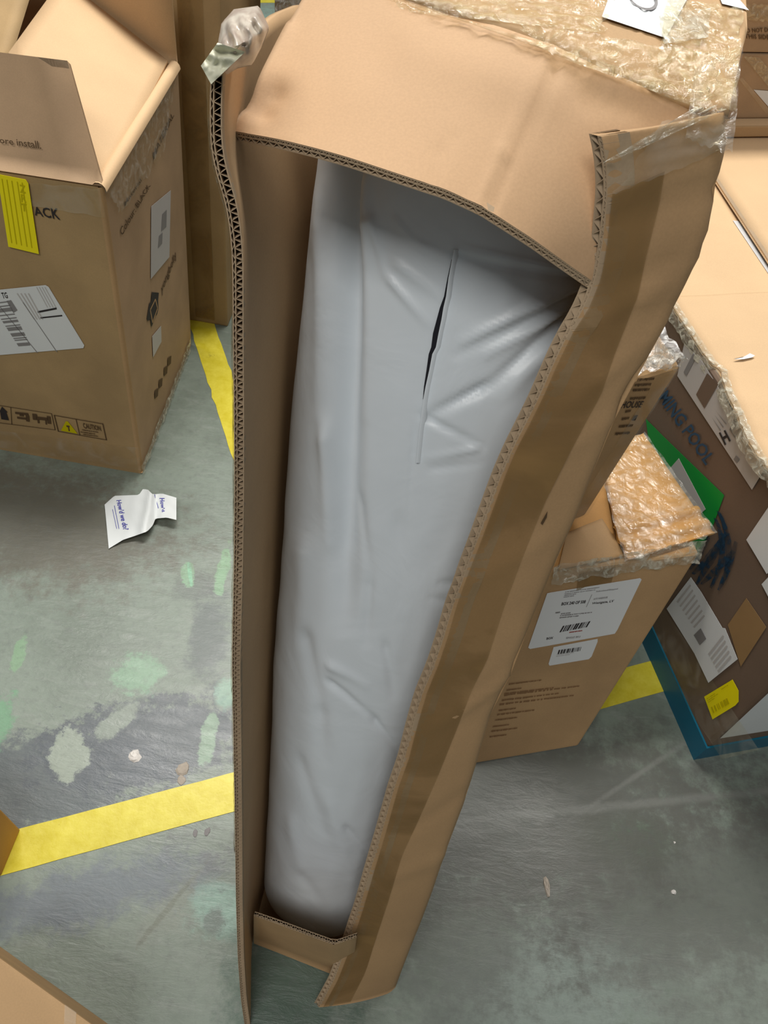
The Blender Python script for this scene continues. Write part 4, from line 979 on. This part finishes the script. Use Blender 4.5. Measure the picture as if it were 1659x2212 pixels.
lines(PQ([(1526, 1508), (1572, 1478), (1578, 1490), (1532, 1520)], .0035), 'ink_yel', ys2, [(.1, 0, .4), (.1, .7, 1), (.4, 0, .5), (.7, 0, .3)], 3, .12)
sheet('paper_label', PQ([(1612, 1166), (1670, 1080), (1700, 1200), (1656, 1240)], .003), 'paper', pool, label='white label cut by the right picture edge')
sheet('paper_label', PQ([(1645, 1262), (1680, 1225), (1700, 1300), (1665, 1300)], .003), 'paper', pool, label='corner of a lower white label')
sheet('tape_patch', PQ([(1612, 1292), (1655, 1355), (1600, 1440), (1572, 1350)], .002), 'dark_tape', pool, label='brown tape patch')
sheet('paper_label', hq(PFL, [(1556, 1595), (1700, 1460), (1700, 1572)], .003), 'paper', pool, label='white panel on the front end')
wavy_sheet('packing_tape', PQ([(1425, 1300), (1640, 1620), (1560, 1640), (1400, 1400)], .0015)[:4], 'clear_tape_flat', pool, .0004, 8, 8, 10)
# top flaps meeting at a seam, the far one raised
s0, s1 = hit(PTL, 1545, 405), hit(PTL, 1659, 585); sdv = nrm(s1 - s0)
fa = s0 - sdv * .5; fb2 = s1 + sdv * .35; wf = cf * .62
qfl = [fa + zz * .010, fa + wf + zz * .010, fb2 + wf + zz * .016, fb2 + zz * .018]
Gp = slab_q('top_flap', qfl, 'card_top_lit', pool, .006, .001, 'raised top flap beside the seam')
flutes('corrugation', span(qfl[0], qfl[3], 30), nrm(wf), -zz, .007, pool, pitch=.008, d=.01, label='fluting at the seam')
sheet('white_lining', [p for p in (hit(PTL, 1583, 476, .0015), hit(PTL, 1600, 478, .0015), hit(PTL, 1690, 600, .0015), hit(PTL, 1670, 606, .0015))], 'pale_lining', pool, label='grey-white ribbed lining in the seam')
# second top board sheet with a torn ragged rim along the near edge
rim = [(1440, 640), (1470, 690), (1500, 735), (1520, 765), (1541, 792), (1554, 796), (1560, 815), (1568, 845), (1590, 890), (1610, 940), (1635, 985), (1662, 1015), (1700, 1060)]
R3 = np.array([hit(PTL, x, y, .004) for x, y in rim]); n_r = 60; R3 = resample(R3, n_r)
for k in range(n_r): R3[k] += np.array([1, .3, 0]) * .003 * mnoise.noise(Vector((k * .8, 0, 0)))
Gq = np.zeros((n_r, 10, 3))
for i in range(10): Gq[:, i] = R3 + cf * .30 * i / 9
for j in range(n_r):
    for i in range(1, 10): Gq[j, i] += zz * (.0035 * mnoise.noise(Vector((Gq[j, i][0] * 3, Gq[j, i][1] * 22, 1))))
slab('top_flap', Gq, -zz * .004, 'card_top_lit', pool, (), None, 'near top flap with a torn rim and buckles')
V = []
for k in range(n_r):
    a = mnoise.noise(Vector((k * .7, 5, 0))) * .004
    V += [R3[k] + cf * .012 + zz * .004, R3[k] + zz * (.005 + a) - cf * .003, R3[k] - cf * (.006 + a) - zz * (.02 + a)]
add('clear_tape', V, gfaces(n_r, 3), 'white_tape', pool, False, 'frayed clear tape along the top rim')
cr_ = [hit(PTL, x, y, .0085) for x, y in [(1586, 776), (1604, 772), (1620, 763), (1631, 768), (1625, 772), (1606, 776)]]
add('torn_spot', cr_, [tuple(range(6))], 'paper', pool)
add('torn_spot', [p - zz * .0005 for p in [hit(PTL, x, y, .0088) for x, y in [(1584, 775), (1606, 770), (1628, 769), (1606, 774)]]], [(0, 1, 2, 3)], 'ink_card', pool)

# cartons beyond, stacked on the big one
Q0, Q1 = Pz(1583, 300, ZP + .012), Pz(1700, 298, ZP + .012); qd_ = nrm(Q1 - Q0)
st0 = thing('flat_carton', 'thin flat carton lying across the far end of the pool carton', 'box', Q0)
nb_ = nrm(np.array([-qd_[1], qd_[0], 0])); H1 = .030
def stackbox(nm_root, P0, hgt, dep, mat, off=0., wid=1.0, bev=.004, top=None):
    a = P0 - qd_ * .35 + nb_ * off; b4 = [a, a + qd_ * wid, a + qd_ * wid + nb_ * dep, a + nb_ * dep]; t4 = [p + zz * hgt for p in b4]
    hexbox('body', b4, t4, mat, nm_root, bev, 2, top_mat=top); return b4, t4
sbz = Q0.copy(); sbz[2] = ZP + .016
stackbox(st0, sbz, H1, .5, 'card', 0., top='card_top_lit')
st1 = thing('taped_carton', 'brown carton with shiny tape and white label, lower one at top right', 'box', sbz + zz * H1)
yb = sbz + zz * (H1 + .001)
b4, t4 = stackbox(st1, yb, .30, .45, 'card_pink', .045)
p1 = plane(b4[0], b4[1], t4[0]); ztop = hit(p1, 1620, 117)[2]
for o in list(st1.children): bpy.data.objects.remove(o)
b4, t4 = stackbox(st1, yb, max(.1, ztop - yb[2]), .45, 'card_pink', .045)
slx = sheet('shipping_label', hq(p1, [(1628, 194), (1680, 198), (1680, 250), (1659, 230)], .002), 'paper', st1)
wavy_sheet('clear_tape', hq(p1, [(1606, 122), (1640, 124), (1690, 185), (1662, 190)], .004), 'clear_tape_crinkled', st1, .003, 20, 10, 60, .05, seed=3)
wavy_sheet('packing_tape', hq(p1, [(1596, 170), (1604, 168), (1665, 240), (1655, 246)], .003), 'clear_tape_flat', st1, .0005, 4, 20, 20)
st2 = thing('printed_carton', 'brown carton with printed lines, upper one at top right', 'box', t4[0])
u0 = yb.copy(); u0[2] = t4[0][2] + .002
b4, t4 = stackbox(st2, u0, .35, .45, 'card_pink', .050)
p2 = plane(b4[0], b4[1], t4[0])
text('printed_text', 'DO NOT DROP', hq(p2, [(1603, 62), (1680, 58), (1680, 68), (1605, 71)], .002), 'ink_card', st2, .02)
text('printed_text', 'THIS SIDE UP', hq(p2, [(1608, 73), (1680, 76), (1680, 86), (1610, 83)], .002), 'ink_card', st2, .02)
wavy_sheet('clear_tape', hq(p2, [(1600, 8), (1662, 10), (1662, 46), (1604, 44)], .005), 'clear_tape_crinkled', st2, .006, 24, 12, 70, .08, seed=8)

# ================================================================== NEAR CARTONS AT THE LOWER LEFT
n1r = thing('corner_carton', 'brown carton corner cut by the bottom left picture corner', 'box', Pz(60, 2200, 0))
hz = .30
p0, p1_ = Pz(0, 2068, hz), Pz(205, 2216, hz); dd_ = nrm(p1_ - p0); pn_ = nrm(np.array([dd_[1], -dd_[0], 0])); pn_ = pn_ if pn_ @ np.array([-1, -1, 0]) > 0 else -pn_
a0 = p0 - dd_ * .12; a1 = Pz(205, 2216, hz)
t4 = [a0, a1, a1 + pn_ * .3, a0 + pn_ * .3]; b4 = [p * [1, 1, 0] for p in t4]
hexbox('body', b4, t4, 'card', n1r, .004, 2)
wavy_sheet('packing_tape', [Pz(140, 2170, hz + .0015), Pz(165, 2187, hz + .0015), Pz(160, 2300, hz + .0015), Pz(135, 2300, hz + .0015)], 'clear_tape_flat', n1r, .0003, 6, 8, 10)
n2r = thing('edge_carton', 'sliver of a carton by the yellow tape at the left picture edge', 'box', Pz(-20, 1850, 0))
g0, g1 = Pz(44, 1792, 0), Pz(3, 1892, 0); gt = Pz(-3, 1722, .10); 
e_up = Py(0, 1737, g0[1] + .0); 
bb = [g0, g1, g1 + np.array([-.25, -.03, 0]), g0 + np.array([-.25, .05, 0])]
upv = np.array([-.0, 0, .22]); tl = [p + upv for p in bb]
hexbox('body', bb, tl, 'card_warm', n2r, .003, 2)

# ================================================================== LITTER ON THE FLOOR
out = [(226, 1090), (247, 1071), (300, 1069), (309, 1056), (320, 1058), (330, 1068), (350, 1066), (381, 1075), (385, 1103), (381, 1123), (360, 1118), (336, 1120), (330, 1135), (318, 1148), (290, 1158), (266, 1166), (235, 1185)]
U = 30; upper = np.array([[*p, 0.] for p in [(226, 1090), (247, 1071), (300, 1069), (309, 1056), (320, 1058), (330, 1068), (350, 1066), (381, 1075)]]); lower = np.array([[*p, 0.] for p in [(235, 1185), (266, 1166), (290, 1158), (318, 1148), (330, 1135), (336, 1120), (360, 1118), (381, 1123)]])
up_ = resample(upper, U); lo_ = resample(lower, U)
pr = thing('paper_scrap', 'crumpled white paper slip with blue print lying on the floor', 'paper', Pz(300, 1120, 0)); V = []
def scrap_z(x, y): return .003 + .022 * (1 - math.exp(-((x - 235) / 60) ** 2)) + .010 * math.exp(-((x - 322 + (y - 1090) * .2) / 9) ** 2) - .008 * math.exp(-((x - 338) / 7) ** 2) + .003 * mnoise.noise(Vector((x * .05, y * .05, 0)))
for j in range(14):
    for i in range(U):
        p = up_[i] * (1 - j / 13) + lo_[i] * j / 13; V.append(Pz(p[0], p[1], max(.002, scrap_z(p[0], p[1]))))
add('paper_slip', V, gfaces(14, U), 'receipt', pr, True)
def scrap_text(s, quad, mat, bold=0):
    q = [Pz(x, y, 0) for x, y in quad]; o = text('printed_text', s, q, mat, pr, bold)
    off = rootloc(pr)
    for v in o.data.vertices:
        P = np.array(v.co) + off; px, py = proj(P); v.co = tuple(Pz(px, py, max(.002, scrap_z(px, py)) + .001) - off)
scrap_text("How'd we do?", [(262, 1080), (279, 1144), (266, 1144), (251, 1081)], 'ink_blue', .02)
scrap_text("How'd", [(356, 1076), (356, 1104), (350, 1106), (344, 1076)], 'ink_blue', .02)
def scrap_line(x0, y0, x1, y1, w_=2.5):
    V = []; 
    for t in np.linspace(0, 1, 8):
        for s in (-w_ / 2, w_ / 2):
            x = x0 + (x1 - x0) * t + s; y = y0 + (y1 - y0) * t; V.append(Pz(x, y, scrap_z(x, y) + .001))
    add('small_print', V, gfaces(8, 2), 'ink_grey' if False else 'ink_blue', pr)
scrap_line(247, 1092, 257, 1142, 1.2); scrap_line(243, 1100, 252, 1142, 1.0); scrap_line(334, 1068, 342, 1098, 1.4)
def shard(name, label, px, py, r, seed, mat='chip', el=1., ang=0., h=.5):
    c = Pz(px, py, 0); V = []; k = 9; rr = random.Random(seed)
    for ring, (s, z) in enumerate(((1, .0), (.8, r * h), (.35, r * h * 1.3))):
        for i in range(k):
            a = 2 * math.pi * i / k; q_ = r * s * rr.uniform(.7, 1.15); x, y = q_ * math.cos(a) * el, q_ * math.sin(a)
            V.append(c + [x * math.cos(ang) - y * math.sin(ang), x * math.sin(ang) + y * math.cos(ang), z * rr.uniform(.6, 1.2) + .0003])
    fs = [(a * k + i, a * k + (i + 1) % k, (a + 1) * k + (i + 1) % k, (a + 1) * k + i) for a in range(2) for i in range(k)] + [tuple(range(2 * k, 3 * k)), tuple(range(k - 1, -1, -1))]
    o = add(name, V, fs, mat); tag(o, label, 'debris'); return o
shard('paper_crumb', 'small white crumb on the dark stained floor patch', 291, 1633, .013, 2, h=.3)
plain('smudge', (.42, .37, .31), .8, .2, .25, 150)
shard('dirt_lump', 'beige dirt lump just above the long yellow tape', 396, 1660, .015, 3, 'smudge', .9, h=.15)
shard('dirt_lump', 'smaller greyish lump touching the yellow tape edge', 393, 1686, .011, 8, 'smudge', .9, h=.1)
shard('dark_pellet', 'left of two dark specks just below the yellow tape', 422, 1800, .008, 4, 'ink_grey', .6, h=.1)
shard('dark_pellet', 'right of two dark specks just below the yellow tape', 448, 1797, .009, 5, 'ink_grey', .6, h=.1)
shard('plastic_shard', 'thin pale plastic splinter on the grey floor', 1181, 1915, .020, 6, 'smudge', .32, math.radians(12), .2)
shard('paper_crumb', 'tiny cream crumb on the dark right floor', 1454, 1927, .005, 7, el=1.3)
shard('paper_crumb', 'tiniest pale crumb beside the green floor stain', 1457, 1820, .0025, 9)
